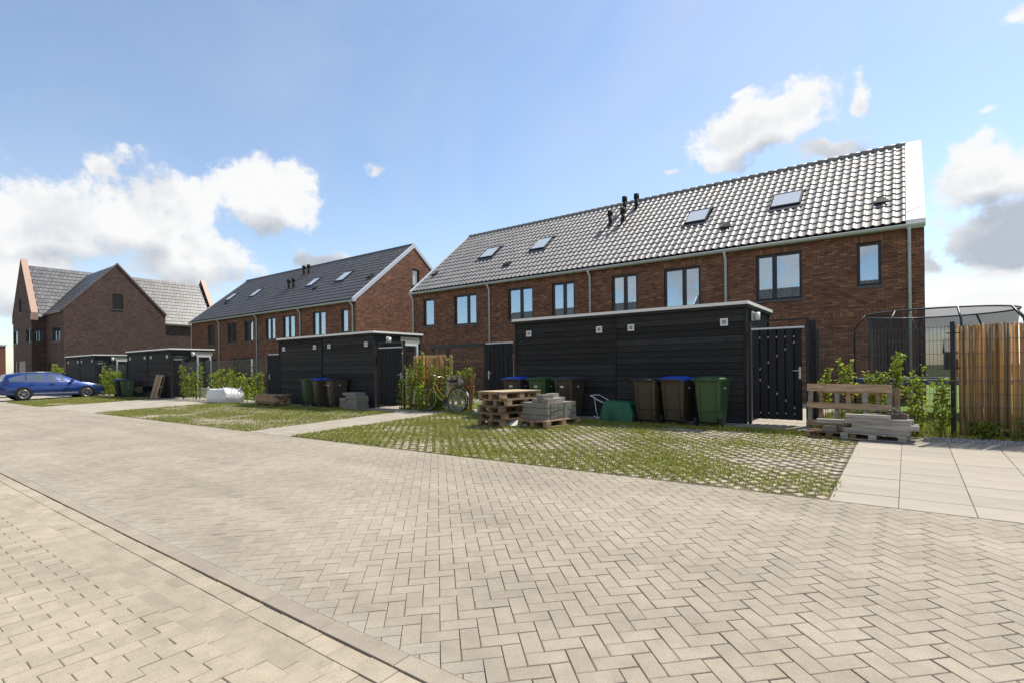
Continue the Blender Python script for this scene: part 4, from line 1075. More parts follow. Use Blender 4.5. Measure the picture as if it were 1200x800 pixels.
shed('black plank shed right behind the bonnet of the blue car', -46.0, -40.0, 10.5, 2.0, -43.0, [(-45.5, 2.27), (-43.4, 2.27), (-42.6, 2.27), (-40.5, 2.27)], (11.6, 12.3, 0.6, 2.34), planks=False, lamp_y=11.4)

def gate(label, X0, X1, Y, hgt=1.9, handle_right=True, arch=False):
    zb = gz((X0 + X1) / 2, Y)
    t = thing('garden_gate', label, 'gate', ((X0 + X1) / 2, Y, zb), world=True, group='black board gates beside the sheds')
    rr = random.Random(int(abs(X0 * 7)))
    n = 6; wd = (X1 - X0 - 0.16) / n; x = X0 + 0.05; z0, z1 = zb + 0.10, zb + hgt
    bw = wd - 0.028
    b = MB(); b.box((0, 0, 0), (bw, 0.02, z1 - z0)); me = b.mesh('board'); me.materials.append(M['wood_gate'])
    for i in range(n):
        o = link('board', me, t); o.location = (x + wd * (i + 0.5), Y + rr.gauss(0, 0.001), (z0 + z1) / 2); WORLDPAR.add(o.name)
    # second layer of boards behind the gaps
    for i in range(n - 1):
        b = MB(); b.box((x + wd * (i + 1), Y + 0.062, (z0 + z1) / 2), (0.09, 0.018, z1 - z0)); b.build('back_board', 'wood_gate', t)
    # galvanised brace glimpsed in the gaps
    xa, xb = x + 0.02, x + wd * n - 0.02
    for (za, zc) in ((z0 + 0.12, z0 + 0.12), (z1 - 0.16, z1 - 0.16)):
        b = MB(); b.beam((xa, Y + 0.025, za), (xb, Y + 0.025, zc), 0.02, 0.032, up=(0, 0, 1)); b.build('brace', 'galv', t)
    for (za, zc) in ((z0 + (z1 - z0) * 0.5, z0 + 0.12), (z0 + (z1 - z0) * 0.5, z1 - 0.16)):
        b = MB(); b.beam((xa, Y + 0.026, za), (xb, Y + 0.026, zc), 0.018, 0.03); b.build('brace', 'galv', t)
    b = MB(); b.b2(X0 + 0.03, X1 - 0.09, Y - 0.012, Y + 0.075, z1, z1 + 0.035); b.build('top_rail', 'zinc_paint', t)
    # posts
    for px in (X0 + 0.012, X1 - 0.03):
        b = MB(); b.b2(px - 0.03, px + 0.03, Y - 0.03, Y + 0.03, zb - 0.1, zb + hgt + (0.18 if arch else 0.05)); b.build('post', 'black_metal', t)
    if arch:
        b = MB(); b.b2(X0 - 0.018, X1 + 0.0, Y - 0.028, Y + 0.028, zb + hgt + 0.15, zb + hgt + 0.19); b.build('arch_bar', 'black_metal', t)
    hx = X1 - 0.16 if handle_right else X0 + 0.16
    b = MB(); b.b2(hx - 0.02, hx + 0.02, Y - 0.02, Y - 0.012, zb + 0.9, zb + 1.13); h = b.build('lock_plate', 'galv', t)
    b = MB(); b.tube([(hx, Y - 0.02, zb + 1.06), (hx, Y - 0.06, zb + 1.06), (hx + (-0.13 if handle_right else 0.13), Y - 0.06, zb + 1.06)], 0.010, 8); b.build('handle', 'steel', h)
    return t
gate('black board gate with a raised metal arch above it, next to the near shed', -2.58, -1.50, 11.50, 1.88, True, True)
b = MB(); b.b2(-1.50, -1.38, 11.46, 11.54, 0.2, 2.36); o = b.build('fence_post', 'wood_gate'); tag(o, 'thick black wooden post at the latch side of the arched gate', 'post')
gate('black board gate between the near shed and the reed screened fence with the bicycle', -9.62, -8.50, 11.52, 1.88, False)
gate('black board gate beside the side window of the middle shed', -13.72, -12.45, 11.05, 1.90, True, True)
gate('black board gate on the far side of the middle shed, beside the hedge plants', -20.6, -19.6, 11.05, 1.88, False)
gate('black board gate beside the leaning pallet', -29.22, -28.1, 10.85, 1.88, True, True)
gate('black board gate in front of the blue car', -39.9, -38.8, 10.6, 1.88, True, True)

def mesh_fence(label, A, B, hgt=1.8, posts=None, sp=0.05):
    A = Vector(A); B = Vector(B); L = (B - A).length; d = (B - A).normalized()
    t = thing('wire_fence', label, 'fence', (A.x, A.y, gz(A.x, A.y)), world=True, group='black wire mesh fences')
    b = MB(); n = int(L / sp)
    nrm = Vector((-d.y, d.x, 0))
    for i in range(n + 1):
        p = A + d * (L * i / n); z = gz(p.x, p.y); b.beam((p.x, p.y, z + 0.05), (p.x, p.y, z + hgt), 0.0055, 0.0055)
    nh = int(hgt / 0.2)
    for j in range(nh + 1):
        zz = 0.06 + (hgt - 0.09) * j / nh
        for s in (-1, 1):
            p = A + nrm * 0.006 * s; q = B + nrm * 0.006 * s
            b.beam((p.x, p.y, gz(p.x, p.y) + zz), (q.x, q.y, gz(q.x, q.y) + zz), 0.006, 0.006)
    b.build('wire_mesh', 'wire', t)
    for k in (posts if posts is not None else [0, L]):
        p = A + d * k; z = gz(p.x, p.y)
        pb = MB(); pb.box((p.x, p.y, z + hgt / 2 + 0.0), (0.06, 0.045, hgt + 0.1), math.atan2(d.y, d.x)); po = pb.build('post', 'black_metal', t)
        cb = MB()
        for zz in (hgt - 0.13, hgt * 0.62, 0.3): cb.beam((p.x - d.x * 0.09, p.y - d.y * 0.09 - 0.03, z + zz), (p.x + d.x * 0.09, p.y + d.y * 0.09 - 0.03, z + zz), 0.012, 0.016)
        cb.build('clamp', 'black_metal', po)
    return t
mesh_fence('black wire fence panel with young leafy plants between the arched gate and reed screen', (-1.36, 11.38, 0), (0.58, 10.85, 0), 1.78, [0.02, 2.01])
mesh_fence('black wire fence carrying the tan reed screen', (0.62, 10.85, 0), (4.2, 10.95, 0), 1.78, [2.4])
mesh_fence('black wire fence overgrown with plants behind the yellow bicycle', (-12.40, 11.1, 0), (-9.66, 11.5, 0), 1.75, [1.55])
mesh_fence('black wire fence with hedge plants behind the white bulk bag', (-25.6, 11.0, 0), (-20.65, 11.08, 0), 1.75, [0, 2.5, 4.9])
mesh_fence('black wire fence with tall plants by the shed with the leaning pallet', (-28.05, 10.85, 0), (-25.65, 10.98, 0), 1.75, [0, 1.2])
mesh_fence('black wire fence with plants beside the dark two-bin spot', (-38.75, 10.6, 0), (-35.4, 10.75, 0), 1.75, [0.9, 2.6])

def reed_screen(label, A, B, hgt, seed, gap=0.12, zlo=0.04, canes=0.026):
    A = Vector(A); B = Vector(B); L = (B - A).length; d = (B - A).normalized(); rr = random.Random(seed)
    b = MB(); x = 0.0; layer = 0
    while x < L or layer == 0:
        if x >= L: x = 0.004; layer = 1
        r_ = rr.uniform(0.35, 0.62) * canes
        if rr.random() > gap:
            p = A + d * x; z = gz(p.x, p.y)
            h = hgt + rr.gauss(0, 0.015)
            ox, oy = rr.gauss(0, 0.004), rr.gauss(0, 0.008) + 0.022 * layer
            b.tube([(p.x, p.y + oy, z + zlo), (p.x + ox * 0.5, p.y + oy + rr.gauss(0, 0.004), z + h * 0.5), (p.x + ox * 2, p.y + oy, z + h)], [r_, r_ * 0.95, r_ * 0.8], 5)
            na = rr.random() * 0.998 + 0.001
            b.a[-12:] = [na] * 12
        x += r_ * 2 * rr.uniform(0.9, 1.25)
    o = b.build('reed_screen', 'reed'); tag(o, label, 'screen', 'reed screens tied to the wire fences')
    w_ = MB()
    for k in range(5):
        zz = zlo + 0.12 + (hgt - zlo - 0.2) * k / 4
        p, q = A - Vector((0, 0.02, 0)), B - Vector((0, 0.02, 0))
        w_.tube([(p.x, p.y, gz(p.x, p.y) + zz), ((p.x + q.x) / 2, (p.y + q.y) / 2, gz(p.x, p.y) + zz - 0.008), (q.x, q.y, gz(q.x, q.y) + zz)], 0.002, 4)
    w_.build('tie_wire', 'galv', o)
    return o
reed_screen('tall tan reed screen at the edge of the slab terrace', (0.66, 10.89, 0), (4.0, 10.99, 0), 1.76, 4, 0.05)
reed_screen('short tan reed screen behind the yellow bicycle', (-12.45, 11.42, 0), (-10.9, 11.55, 0), 1.62, 8, 0.05, 0.55)
# garden divider of vertical brown boards, glimpsed behind the bicycle
def board_fence(label, A, B, hgt, mt, n):
    A = Vector(A); B = Vector(B); L = (B - A).length; d = (B - A).normalized(); ang = math.atan2(d.y, d.x)
    t = thing('board_fence', label, 'fence', (A.x, A.y, gz(A.x, A.y)), world=True)
    b = MB(); b.box((0, 0, 0), (L / n - 0.012, 0.02, hgt)); me = b.mesh('board'); me.materials.append(M[mt])
    for i in range(n):
        p = A + d * (L * (i + 0.5) / n)
        o = link('board', me, t); o.matrix_local = Matrix.Translation((p.x, p.y, gz(p.x, p.y) + hgt / 2)) @ Matrix.Rotation(ang, 4, 'Z')
    for zz in (0.3, hgt - 0.25):
        r_ = MB(); r_.beam((A.x, A.y + 0.03, gz(A.x, A.y) + zz), (B.x, B.y + 0.03, gz(B.x, B.y) + zz), 0.03, 0.07); r_.build('rail', mt, t)
board_fence('brown board fence deep in the garden behind the bicycle', (-15.8, 15.5, 0), (-10.2, 15.5, 0), 1.75, 'wood_brown', 40)
board_fence('dark board fence between the gardens behind the white bag', (-40.0, 15.0, 0), (-24.0, 15.0, 0), 1.75, 'pallet_dark', 60)
board_fence('narrow brown board panel beside the latch of the gate near the bicycle', (-10.05, 11.75, 0), (-9.66, 11.75, 0), 1.85, 'wood_brown', 3)
# dark pergola beam behind the bicycle
t = thing('pergola', 'dark slender pergola frame above the reed screen behind the bicycle', 'pergola', (-15, 17, 0.37), world=True)
for x in (-17.2, -13.8):
    b = MB(); b.b2(x - 0.05, x + 0.05, 16.9, 17.0, 0.3, 2.55); b.build('post', 'anthracite', t)
b = MB(); b.b2(-17.4, -13.6, 16.88, 17.02, 2.45, 2.6); b.build('beam', 'anthracite', t)

# ---- gravel strip along the reed fence -----------------------------------------------------------
rr = random.Random(21); b = MB()
for i in range(2600):
    x = rr.uniform(0.2, 4.0); y = rr.uniform(10.38, 10.84)
    if y < 10.38 + max(0, 0.5 - x) * 0.9: continue
    s = rr.uniform(0.008, 0.02); z = gz(x, y) + s * 0.3; k = len(b.v); a = rr.random() * 0.998 + 0.001
    an = rr.random() * 3
    for (dx, dy, dz) in ((1, 0, 0), (0, 1, 0), (-1, 0, 0), (0, -1, 0), (0, 0, 0.8), (0, 0, -0.8)):
        b.v.append((x + s * (dx * math.cos(an) - dy * math.sin(an)) * rr.uniform(0.7, 1.3), y + s * (dx * math.sin(an) + dy * math.cos(an)) * rr.uniform(0.7, 1.2), z + s * dz))
    for i_ in range(4):
        b.face((k + i_, k + (i_ + 1) % 4, k + 4), 0, False, a); b.face((k + (i_ + 1) % 4, k + i_, k + 5), 0, False, a)
o = b.build('gravel', 'gravel'); tag(o, 'grey gravel strip at the foot of the reed screen', 'gravel', None, 'stuff')

# ================================================================== PLANTS
def leaf_into(b, p, s, rr, m=0, a=None):
    u = Vector((rr.gauss(0, 1), rr.gauss(0, 1), rr.gauss(0, 0.6))).normalized(); v = u.cross(Vector((rr.gauss(0, 1), rr.gauss(0, 1), rr.gauss(0, 1)))).normalized()
    n = u.cross(v); a = rr.random() * 0.998 + 0.001
    i = len(b.v)
    b.v.extend([tuple(p), tuple(p + u * s * 0.45 + v * s * 0.36 + n * s * 0.08), tuple(p + u * s), tuple(p + u * s * 0.45 - v * s * 0.36 + n * s * 0.08)])
    b.face((i, i + 1, i + 2), m, False, a); b.face((i, i + 2, i + 3), m, False, a)
def climber(label, x, y, h, spread, nleaf, seed, lean=0.0, yellow=0.6, group='young plants along the wire fences', ls=0.062, low=0.12, bare=0.0):
    rr = random.Random(seed); z = gz(x, y)
    t = thing('leafy_plant', label, 'plant', (x, y, z), group=group)
    st = MB(); fb = MB()
    ns = rr.randint(2, 3)
    for k in range(ns):
        pts = []; px, py = rr.gauss(0, 0.03), rr.gauss(0, 0.02)
        hh = h * rr.uniform(0.75, 1.03)
        for i in range(7):
            f = i / 6
            pts.append(Vector((px + lean * f * f * h * 0.4 + rr.gauss(0, 0.02) + spread * 0.35 * (k - (ns - 1) / 2) * f, py + rr.gauss(0, 0.015), hh * f)))
        st.tube(pts, [0.009 * (1 - 0.75 * i / 6) for i in range(7)], 5)
        for _ in range(int(nleaf / ns)):
            f = rr.uniform(max(low, bare), 1.0); i = min(5, int(f * 6)); ff = f * 6 - i
            p = pts[i].lerp(pts[i + 1], ff)
            clump = 0.6 + 0.5 * mnoise.noise(Vector((seed * 3.1, k * 5.0, f * 6)))
            rad = spread * clump * (1.0 - 0.35 * f)
            q = p + Vector((rr.gauss(0, rad * 0.5), rr.gauss(0, 0.05), rr.gauss(0, 0.03)))
            leaf_into(fb, q, ls * rr.uniform(0.6, 1.3), rr, 1 if rr.random() < yellow else 0)
    st.build('stem', 'stem', t); fb.build('foliage', ['leaf', 'leaf_yellow'], t)
    return t
# right-hand panel: five plants
for i, (x, y, h, sp, n, lab) in enumerate([(-1.20, 11.22, 1.10, 0.13, 210, 'low leafy plant next to the black latch post'), (-0.90, 11.14, 1.24, 0.15, 230, 'leafy plant behind the left end of the upright pallet'),
        (-0.48, 11.03, 1.26, 0.34, 420, 'widest leafy bush above the middle of the upright pallet'), (-0.18, 10.95, 1.30, 0.15, 250, 'leafy plant bending over the upright pallet end'),
        (0.12, 10.86, 1.22, 0.13, 360, 'slender leafy plant alone right of the upright pallet'), (0.42, 10.80, 1.08, 0.15, 380, 'leafy plant beside the black fence post of the reed screen')]):
    climber(lab, x, y, h, sp, n, 40 + i, lean=0.1 if i == 3 else 0.0, bare=0.5 if i < 4 else 0.05, ls=0.068)
for i, (x, lab) in enumerate([(0.95, 'low ivy at the foot of the reed screen near its post'), (1.5, 'low ivy further along the foot of the reed screen'), (2.1, 'low ivy where the reed screen leaves the terrace')]):
    climber(lab, x, 10.80, 0.32, 0.35, 260, 60 + i, yellow=0.1, ls=0.05)
for i, (x, y, h, sp, n, lab) in enumerate([(-12.55, 10.95, 0.95, 0.12, 170, 'thin young plant in front of the middle shed window'), (-12.15, 10.98, 1.45, 0.30, 620, 'bushy plant between the middle shed and the bicycle'), (-11.72, 11.02, 1.75, 0.32, 640, 'tallest plant on the fence behind the bicycle handlebar'),
        (-11.25, 11.1, 1.62, 0.3, 620, 'dense plant behind the bicycle frame'), (-10.8, 11.2, 1.55, 0.28, 520, 'plant behind the grey standing boards'), (-10.35, 11.3, 1.35, 0.24, 420, 'plant right of the grey standing boards'), (-9.95, 11.35, 1.25, 0.2, 380, 'plant beside the brown board panel and gate')]):
    climber(lab, x, y, h, sp, int(n * 0.8), 80 + i, yellow=0.5, ls=0.07)
for i in range(9):
    x = -25.3 + i * 0.55
    climber('bushy hedge plant on the wire fence behind the white bulk bag', x, 10.92, rnd.uniform(1.0, 1.5), 0.30, 170, 120 + i, yellow=0.6, ls=0.11, group='hedge plants behind the white bag')
for i in range(4):
    x = -28.0 + i * 0.6
    climber('tall loose plant in front of the window of the shed with the leaning pallet', x, 10.78, rnd.uniform(1.2, 1.9), 0.24, 190, 150 + i, yellow=0.5, ls=0.10, group='plants by the far shed window')
for i in range(6):
    x = -38.7 + i * 0.55
    climber('upright yellow-green plant between the blue car and the two dark bins', x, 10.5, rnd.uniform(1.3, 1.75), 0.28, 210, 170 + i, yellow=0.6, ls=0.12, group='plants behind the blue car')
for i in range(5):
    climber('low plant at the foot of the dark corner house', -49.5 + i * 0.9 - (3 if i > 2 else 0), 10.6, rnd.uniform(1.5, 2.2), 0.4, 240, 190 + i, yellow=0.45, ls=0.13, group='plants by the corner house')
climber('rounded green shrub in the garden behind the hedge plants', -22.8, 13.6, 2.05, 0.7, 900, 211, yellow=0.15, ls=0.11)
climber('small leafy shrub half hiding the front wheel of the bicycle', -11.35, 10.66, 0.8, 0.28, 330, 217, yellow=0.3, ls=0.075)
climber('dark green low shrub under the bicycle', -11.0, 11.0, 0.5, 0.75, 700, 215, yellow=0.02, ls=0.08)

# loose grass at the foot of sheds and behind the right-hand fence
def tuft_strip(name, label, x0, x1, y0, y1, n, hmin, hmax, seed, dry=0.2):
    rr = random.Random(seed); b = MB()
    for _ in range(n):
        x, y = rr.uniform(x0, x1), rr.uniform(y0, y1); z = gz(x, y) - 0.015
        h = rr.uniform(hmin, hmax) * (0.6 + 0.8 * abs(mnoise.noise(Vector((x * 2, y * 2, seed))))); an = rr.uniform(0, 3.14); w_ = rr.uniform(0.003, 0.007); la = rr.uniform(0, 6.28); le = h * rr.uniform(0.1, 0.7)
        dx, dy = math.cos(an) * w_, math.sin(an) * w_; tx, ty = x + math.cos(la) * le, y + math.sin(la) * le
        i = len(b.v); a = rr.random() * 0.998 + 0.001; m_ = 1 if rr.random() < dry else 0
        b.v.extend([(x - dx, y - dy, z), (x + dx, y + dy, z), (x + (tx - x) * 0.4 + dx * 0.7, y + (ty - y) * 0.4 + dy * 0.7, z + h * 0.6), (x + (tx - x) * 0.4 - dx * 0.7, y + (ty - y) * 0.4 - dy * 0.7, z + h * 0.6), (tx, ty, z + h)])
        b.face((i, i + 1, i + 2, i + 3), m_, False, a); b.face((i + 3, i + 2, i + 4), m_, False, a)
    o = b.build(name, ['grass', 'grass_dry']); tag(o, label, 'grass', None, 'stuff')
tuft_strip('lawn_grass', 'sunlit lawn grass behind the wire fence and trampoline', -1.5, 5.0, 10.95, 15.0, 26000, 0.05, 0.16, 301)
tuft_strip('grass', 'long grass in the shade at the foot of the near shed', -6.6, -1.6, 10.25, 10.74, 5000, 0.04, 0.11, 302, 0.05)
tuft_strip('grass', 'long grass below the fence plants by the terrace', -1.3, 4.0, 10.78, 11.0, 2600, 0.05, 0.2, 303)
tuft_strip('grass', 'green grass along the foot of the middle shed', -20.0, -14.6, 10.1, 10.4, 2600, 0.05, 0.12, 304, 0.1)
tuft_strip('grass', 'green grass at the fence behind the bicycle', -12.6, -9.7, 10.9, 11.2, 2400, 0.05, 0.18, 305, 0.1)
tuft_strip('grass', 'long grass around the pallet stack', -7.9, -5.6, 8.75, 10.7, 3500, 0.03, 0.09, 306, 0.1)
#@@
# ================================================================== WHEELIE BINS
def make_bin(label, body_m, lid_m, loc, rz, sticker=True, dark_side=None, group='wheelie bins set against the sheds', open_lid=0.0, scale=0.94):
    """240 litre bin; local -y is the handle/wheel side"""
    t = thing('wheelie_bin', label, 'bin', (loc[0], loc[1], gz(*loc)), rz, group); t.scale = (scale, scale, scale)
    b = MB()
    # body loft: (z, half width x, y back, y front)
    rings = [(0.06, 0.20, -0.20, 0.20), (0.10, 0.225, -0.235, 0.225), (0.30, 0.232, -0.25, 0.25), (0.34, 0.240, -0.262, 0.258), (0.85, 0.268, -0.305, 0.318), (0.93, 0.272, -0.31, 0.325), (0.935, 0.290, -0.335, 0.345), (0.985, 0.292, -0.335, 0.347)]
    k = 8; c = 0.04
    for (z, w_, y0, y1) in rings:
        for (x, y) in ((-w_ + c, y0), (w_ - c, y0), (w_, y0 + c), (w_, y1 - c), (w_ - c, y1), (-w_ + c, y1), (-w_, y1 - c), (-w_, y0 + c)): b.v.append((x, y, z))
    for i in range(len(rings) - 1):
        for j in range(k): b.face((i * k + j, i * k + (j + 1) % k, (i + 1) * k + (j + 1) % k, (i + 1) * k + j), 0, False)
    b.face(list(range(k))[::-1]); b.face([(len(rings) - 1) * k + j for j in range(k)])
    body = b.build('body', body_m, t)
    for x in (-0.165, 0.165):                      # ribs on the back face
        rbm = MB(); rbm.prism([(x - 0.012, -0.252, 0.14), (x + 0.012, -0.252, 0.14), (x + 0.012, -0.272, 0.14), (x - 0.012, -0.272, 0.14)], (0, -0.048, 0.72)); rbm.build('rib', body_m, body, fix=True)
    l = MB()                                        # domed lid
    nx, ny = 8, 8
    for j in range(ny + 1):
        for i in range(nx + 1):
            u, v = i / nx * 2 - 1, j / ny * 2 - 1
            l.v.append((0.305 * u, 0.005 + 0.365 * v, 0.992 + 0.055 * (1 - abs(u) ** 4) * (1 - abs(v) ** 4) + 0.012))
    for j in range(ny):
        for i in range(nx): l.face((j * (nx + 1) + i, j * (nx + 1) + i + 1, (j + 1) * (nx + 1) + i + 1, (j + 1) * (nx + 1) + i), 0, True)
    l.b2(-0.305, 0.305, -0.36, 0.37, 0.972, 1.003)
    lid = l.build('lid', lid_m, t)
    hl = MB(); hl.tube([(-0.24, -0.30, 0.965), (-0.24, -0.385, 0.985), (0.24, -0.385, 0.985), (0.24, -0.30, 0.965)], 0.014, 8)
    for x in (-0.12, 0.12): hl.b2(x - 0.02, x + 0.02, -0.39, -0.31, 0.95, 1.0)
    hl.build('handle', lid_m if lid_m != 'lid_blue' else body_m, t)
    ax = MB(); ax.cyl((-0.25, -0.225, 0.10), (0.25, -0.225, 0.10), 0.012, 8); ax.build('axle', 'black_metal', t)
    for s in (-1, 1):
        w_ = MB(); w_.cyl((s * 0.235, -0.225, 0.10), (s * 0.285, -0.225, 0.10), 0.10, 18); wh = w_.build('wheel', 'rubber', t)
        h_ = MB(); h_.cyl((s * 0.284, -0.225, 0.10), (s * 0.290, -0.225, 0.10), 0.055, 14); h_.build('hub', 'bin_grey', wh)
    if sticker:
        s_ = MB(); s_.box((0.0, -0.318, 0.80), (0.10, 0.004, 0.045)); s_.build('sticker', 'sticker', t)
    d_ = MB(); d_.cyl((0.262, 0.0, 0.80), (0.276, 0.0, 0.80), 0.022, 12); d_.build('chip_cap', 'sticker', t)
    return t
make_bin('brown wheelie bin with dark lid next to the green tarp', 'bin_brown', 'bin_black', (-4.40, 10.78), R(-8), False)
make_bin('brown wheelie bin with bright blue lid beside the all-green bin', 'bin_brown', 'lid_blue', (-3.83, 10.84), R(-7), False)
make_bin('all-green wheelie bin nearest the arched gate', 'bin_green', 'bin_green', (-3.12, 10.80), R(-4), False)
make_bin('dark wheelie bin with bright blue lid behind the pallet stack, beside the gate', 'bin_brown', 'lid_blue', (-8.08, 10.98), R(4))
make_bin('all-green wheelie bin behind the pallet stack', 'bin_green', 'bin_green', (-7.28, 10.98), R(-3))
make_bin('dark wheelie bin with grey lid behind the pile of paving blocks', 'bin_brown', 'bin_grey', (-6.50, 10.95), R(-6))
make_bin('all-green wheelie bin in front of the middle shed', 'bin_green', 'bin_green', (-16.86, 10.62), R(-22), False)
make_bin('brown wheelie bin with blue lid in front of the middle shed', 'bin_brown', 'lid_blue', (-16.15, 10.60), R(-14), False)
make_bin('brown wheelie bin with dark lid beside the slab stack', 'bin_brown', 'bin_black', (-15.35, 10.62), R(-12), True)
make_bin('dark wheelie bin with blue lid beside the green bin near the car', 'bin_black', 'lid_blue', (-34.35, 10.2), R(-10), False)
make_bin('dark green wheelie bin near the leaning pallet', 'bin_green', 'bin_black', (-33.45, 10.2), R(-12), True)

# ================================================================== PALLETS AND STACKS
def bmesh_box(name, d, mt):
    b = MB(); b.box((0, 0, 0), d); me = b.mesh(name); me.materials.append(M[mt]); return me
PAL = {}
def pallet(label, loc, rz=0.0, tilt=None, mt='pallet_wood', z=None, group=None, scale=1.0):
    """1.2 (x) by 0.8 (y) by 0.144, origin at the middle of its underside"""
    if mt not in PAL:
        PAL[mt] = (bmesh_box('deck_board', (1.2, 0.10, 0.022), mt), bmesh_box('deck_board_wide', (1.2, 0.145, 0.022), mt), bmesh_box('cross_board', (0.145, 0.8, 0.022), mt), bmesh_box('block', (0.145, 0.10, 0.078), mt), bmesh_box('base_board', (1.2, 0.10, 0.022), mt))
    thin, wide, cross, block, base = PAL[mt]
    t = thing('pallet', label, 'pallet', (loc[0], loc[1], (gz(*loc[:2]) if z is None else z)), rz, group)
    if tilt is not None: t.rotation_euler = tilt
    t.scale = (scale,) * 3
    rr = random.Random(hash(label) % 1000 if False else len(label) + int(loc[0] * 10))
    def put(me, nm, x, y, z_):
        o = link(nm, me, t); o.location = (x + rr.gauss(0, 0.003), y + rr.gauss(0, 0.003), z_); o.rotation_euler = (0, 0, rr.gauss(0, 0.004))
    for y in (-0.35, 0, 0.35): put(base, 'base_board', 0, y, 0.011)
    for x in (-0.5275, 0, 0.5275):
        for y in (-0.35, 0, 0.35): put(block, 'block', x, y, 0.061)
        put(cross, 'cross_board', x, 0, 0.111)
    for y, me in ((-0.3275, wide), (-0.165, thin), (0, wide), (0.165, thin), (0.3275, wide)): put(me, 'deck_board', 0, y, 0.133)
    return t
ps = (-7.22, 9.50)
names = ['dark wet', 'brown', 'dark brown', 'greyish', 'pale']
for i in range(5):
    pallet(['lowest dark pallet of the stack beside the paving blocks', 'second lowest pallet of the stack beside the paving blocks', 'middle pallet of the stack beside the paving blocks', 'greyish second pallet under the topmost one of the stack', 'pale topmost pallet of the stack beside the paving blocks'][i],
           (ps[0] + [0, 0.02, -0.01, 0.05, 0.0][i], ps[1] + [0, 0.01, 0.0, 0.08, 0.02][i]), R(90 - 9 + [0, 1, -1, 3, 0][i]), None, ['pallet_dark', 'pallet_dark', 'pallet_dark', 'pallet_wood', 'pallet_wood'][i], gz(*ps) + 0.1455 * i, 'stacked wooden pallets')
b = MB(); b.box((0, 0, 0.009), (1.22, 0.82, 0.018)); o = b.build('plywood_sheet', 'wood_pale'); o.location = (ps[0], ps[1] + 0.02, gz(*ps) + 0.1455 * 5); o.rotation_euler = (0, 0, R(81)); tag(o, 'pale plywood sheet lying on the pallet stack', 'sheet')
# paving blocks on a pallet
pb = (-6.28, 9.72); rzb = R(90 - 6)
pallet('low pallet carrying the grey paving blocks', pb, rzb, None, 'pallet_wood', None)
zt = gz(*pb) + 0.145
bk = [bmesh_box('paving_block', (0.31, 0.205, 0.118), 'concrete_grey'), bmesh_box('paving_block', (0.30, 0.20, 0.08), 'concrete_grey')]
st = thing('paving_block_stack', 'strapped grey concrete slabs standing on the low pallet with loose blocks on top', 'blocks', (pb[0], pb[1], zt), rzb)
rr = random.Random(2)
slabm = bmesh_box('upright_slab', (0.104, 0.70, 0.355), 'concrete_grey')
for i in range(9):
    o = link('upright_slab', slabm, st); o.location = (-0.43 + 0.1075 * i, rr.gauss(0, 0.006), 0.178); o.rotation_euler = (0, rr.gauss(0, 0.004), rr.gauss(0, 0.006))
for (x, y, z_, a) in [(-0.30, -0.2, 0.359, 0.05), (-0.30, 0.02, 0.359, -0.03), (-0.02, -0.18, 0.359, 0.1), (0.30, 0.22, 0.359, 0.0), (0.30, 0.0, 0.359, 0.06), (0.28, 0.15, 0.44, 0.2), (-0.28, -0.1, 0.44, -0.1), (0.0, 0.2, 0.359, 0.03)]:
    o = link('loose_paving_block', bk[1], st); o.location = (x, y, z_ + 0.04); o.rotation_euler = (0, 0, a)
for zz in (0.10, 0.25):
    b = MB(); b.tube([(-0.49, -0.365, zz), (0.49, -0.365, zz), (0.49, 0.365, zz), (-0.49, 0.365, zz)], 0.006, 4, closed=True); b.build('strap', 'tarp_green', st)
b = MB(); b.prism([(-0.55, -0.2, 0), (0.4, -0.2, 0), (0.4, 0.1, 0.05), (-0.2, 0.16, 0.16), (-0.55, 0.1, 0.07)], (0, 0.03, 0.012)); o = b.build('plastic_foil', 'bag_white', fix=True); o.location = (-6.78, 9.25, gz(-6.78, 9.25) + 0.012); o.rotation_euler = (0, 0, 0.4); o.scale = (0.5, 0.6, 0.9); tag(o, 'crumpled white plastic foil between pallet stack and paving blocks', 'foil')

# covered lawn mower by the shed
t = thing('lawn_mower', 'lawn mower under a draped green tarp with its metal handle folded out', 'mower', (-5.15, 10.85, gz(-5.15, 10.85)), R(-6))
b = MB(); nx, ny = 22, 16
def tarp(u, v):
    x = -0.36 + 0.84 * u; y = -0.34 + 0.62 * v
    ex = min(u, 1 - u) * 2; ey = min(v, 1 - v) * 2
    z = 0.47 * min(1, ex * 3.2) ** 0.5 * min(1, ey * 3.2) ** 0.5 * (1.0 - 0.10 * u)
    wv = 0.022 * math.sin(13 * u + 2 * v) * (1 - min(1, ey * 2)) + 0.018 * math.sin(17 * v + 4 * u) * (1 - min(1, ex * 2)) + 0.012 * mnoise.noise(Vector((u * 5, v * 5, 0)))
    return (x + wv, y - wv * 1.2, max(0.004, z + wv))
for j in range(ny + 1):
    for i in range(nx + 1): b.v.append(tarp(i / nx, j / ny))
for j in range(ny):
    for i in range(nx): b.face((j * (nx + 1) + i, j * (nx + 1) + i + 1, (j + 1) * (nx + 1) + i + 1, (j + 1) * (nx + 1) + i), 0, True)
b.build('tarp', 'tarp_green', t)
b = MB(); b.tube([(-0.15, -0.18, 0.34), (-0.42, -0.22, 0.46), (-0.62, -0.24, 0.56)], 0.013, 8); b.tube([(-0.15, 0.18, 0.34), (-0.42, 0.14, 0.46), (-0.62, 0.12, 0.56), (-0.62, -0.24, 0.56)], 0.013, 8); b.tube([(-0.52, -0.22, 0.53), (-0.46, -0.24, 0.20), (-0.40, -0.26, 0.10)], 0.009, 6); b.tube([(-0.50, -0.28, 0.10), (-0.28, -0.28, 0.04)], 0.02, 8)
b.build('handle', 'galv', t)
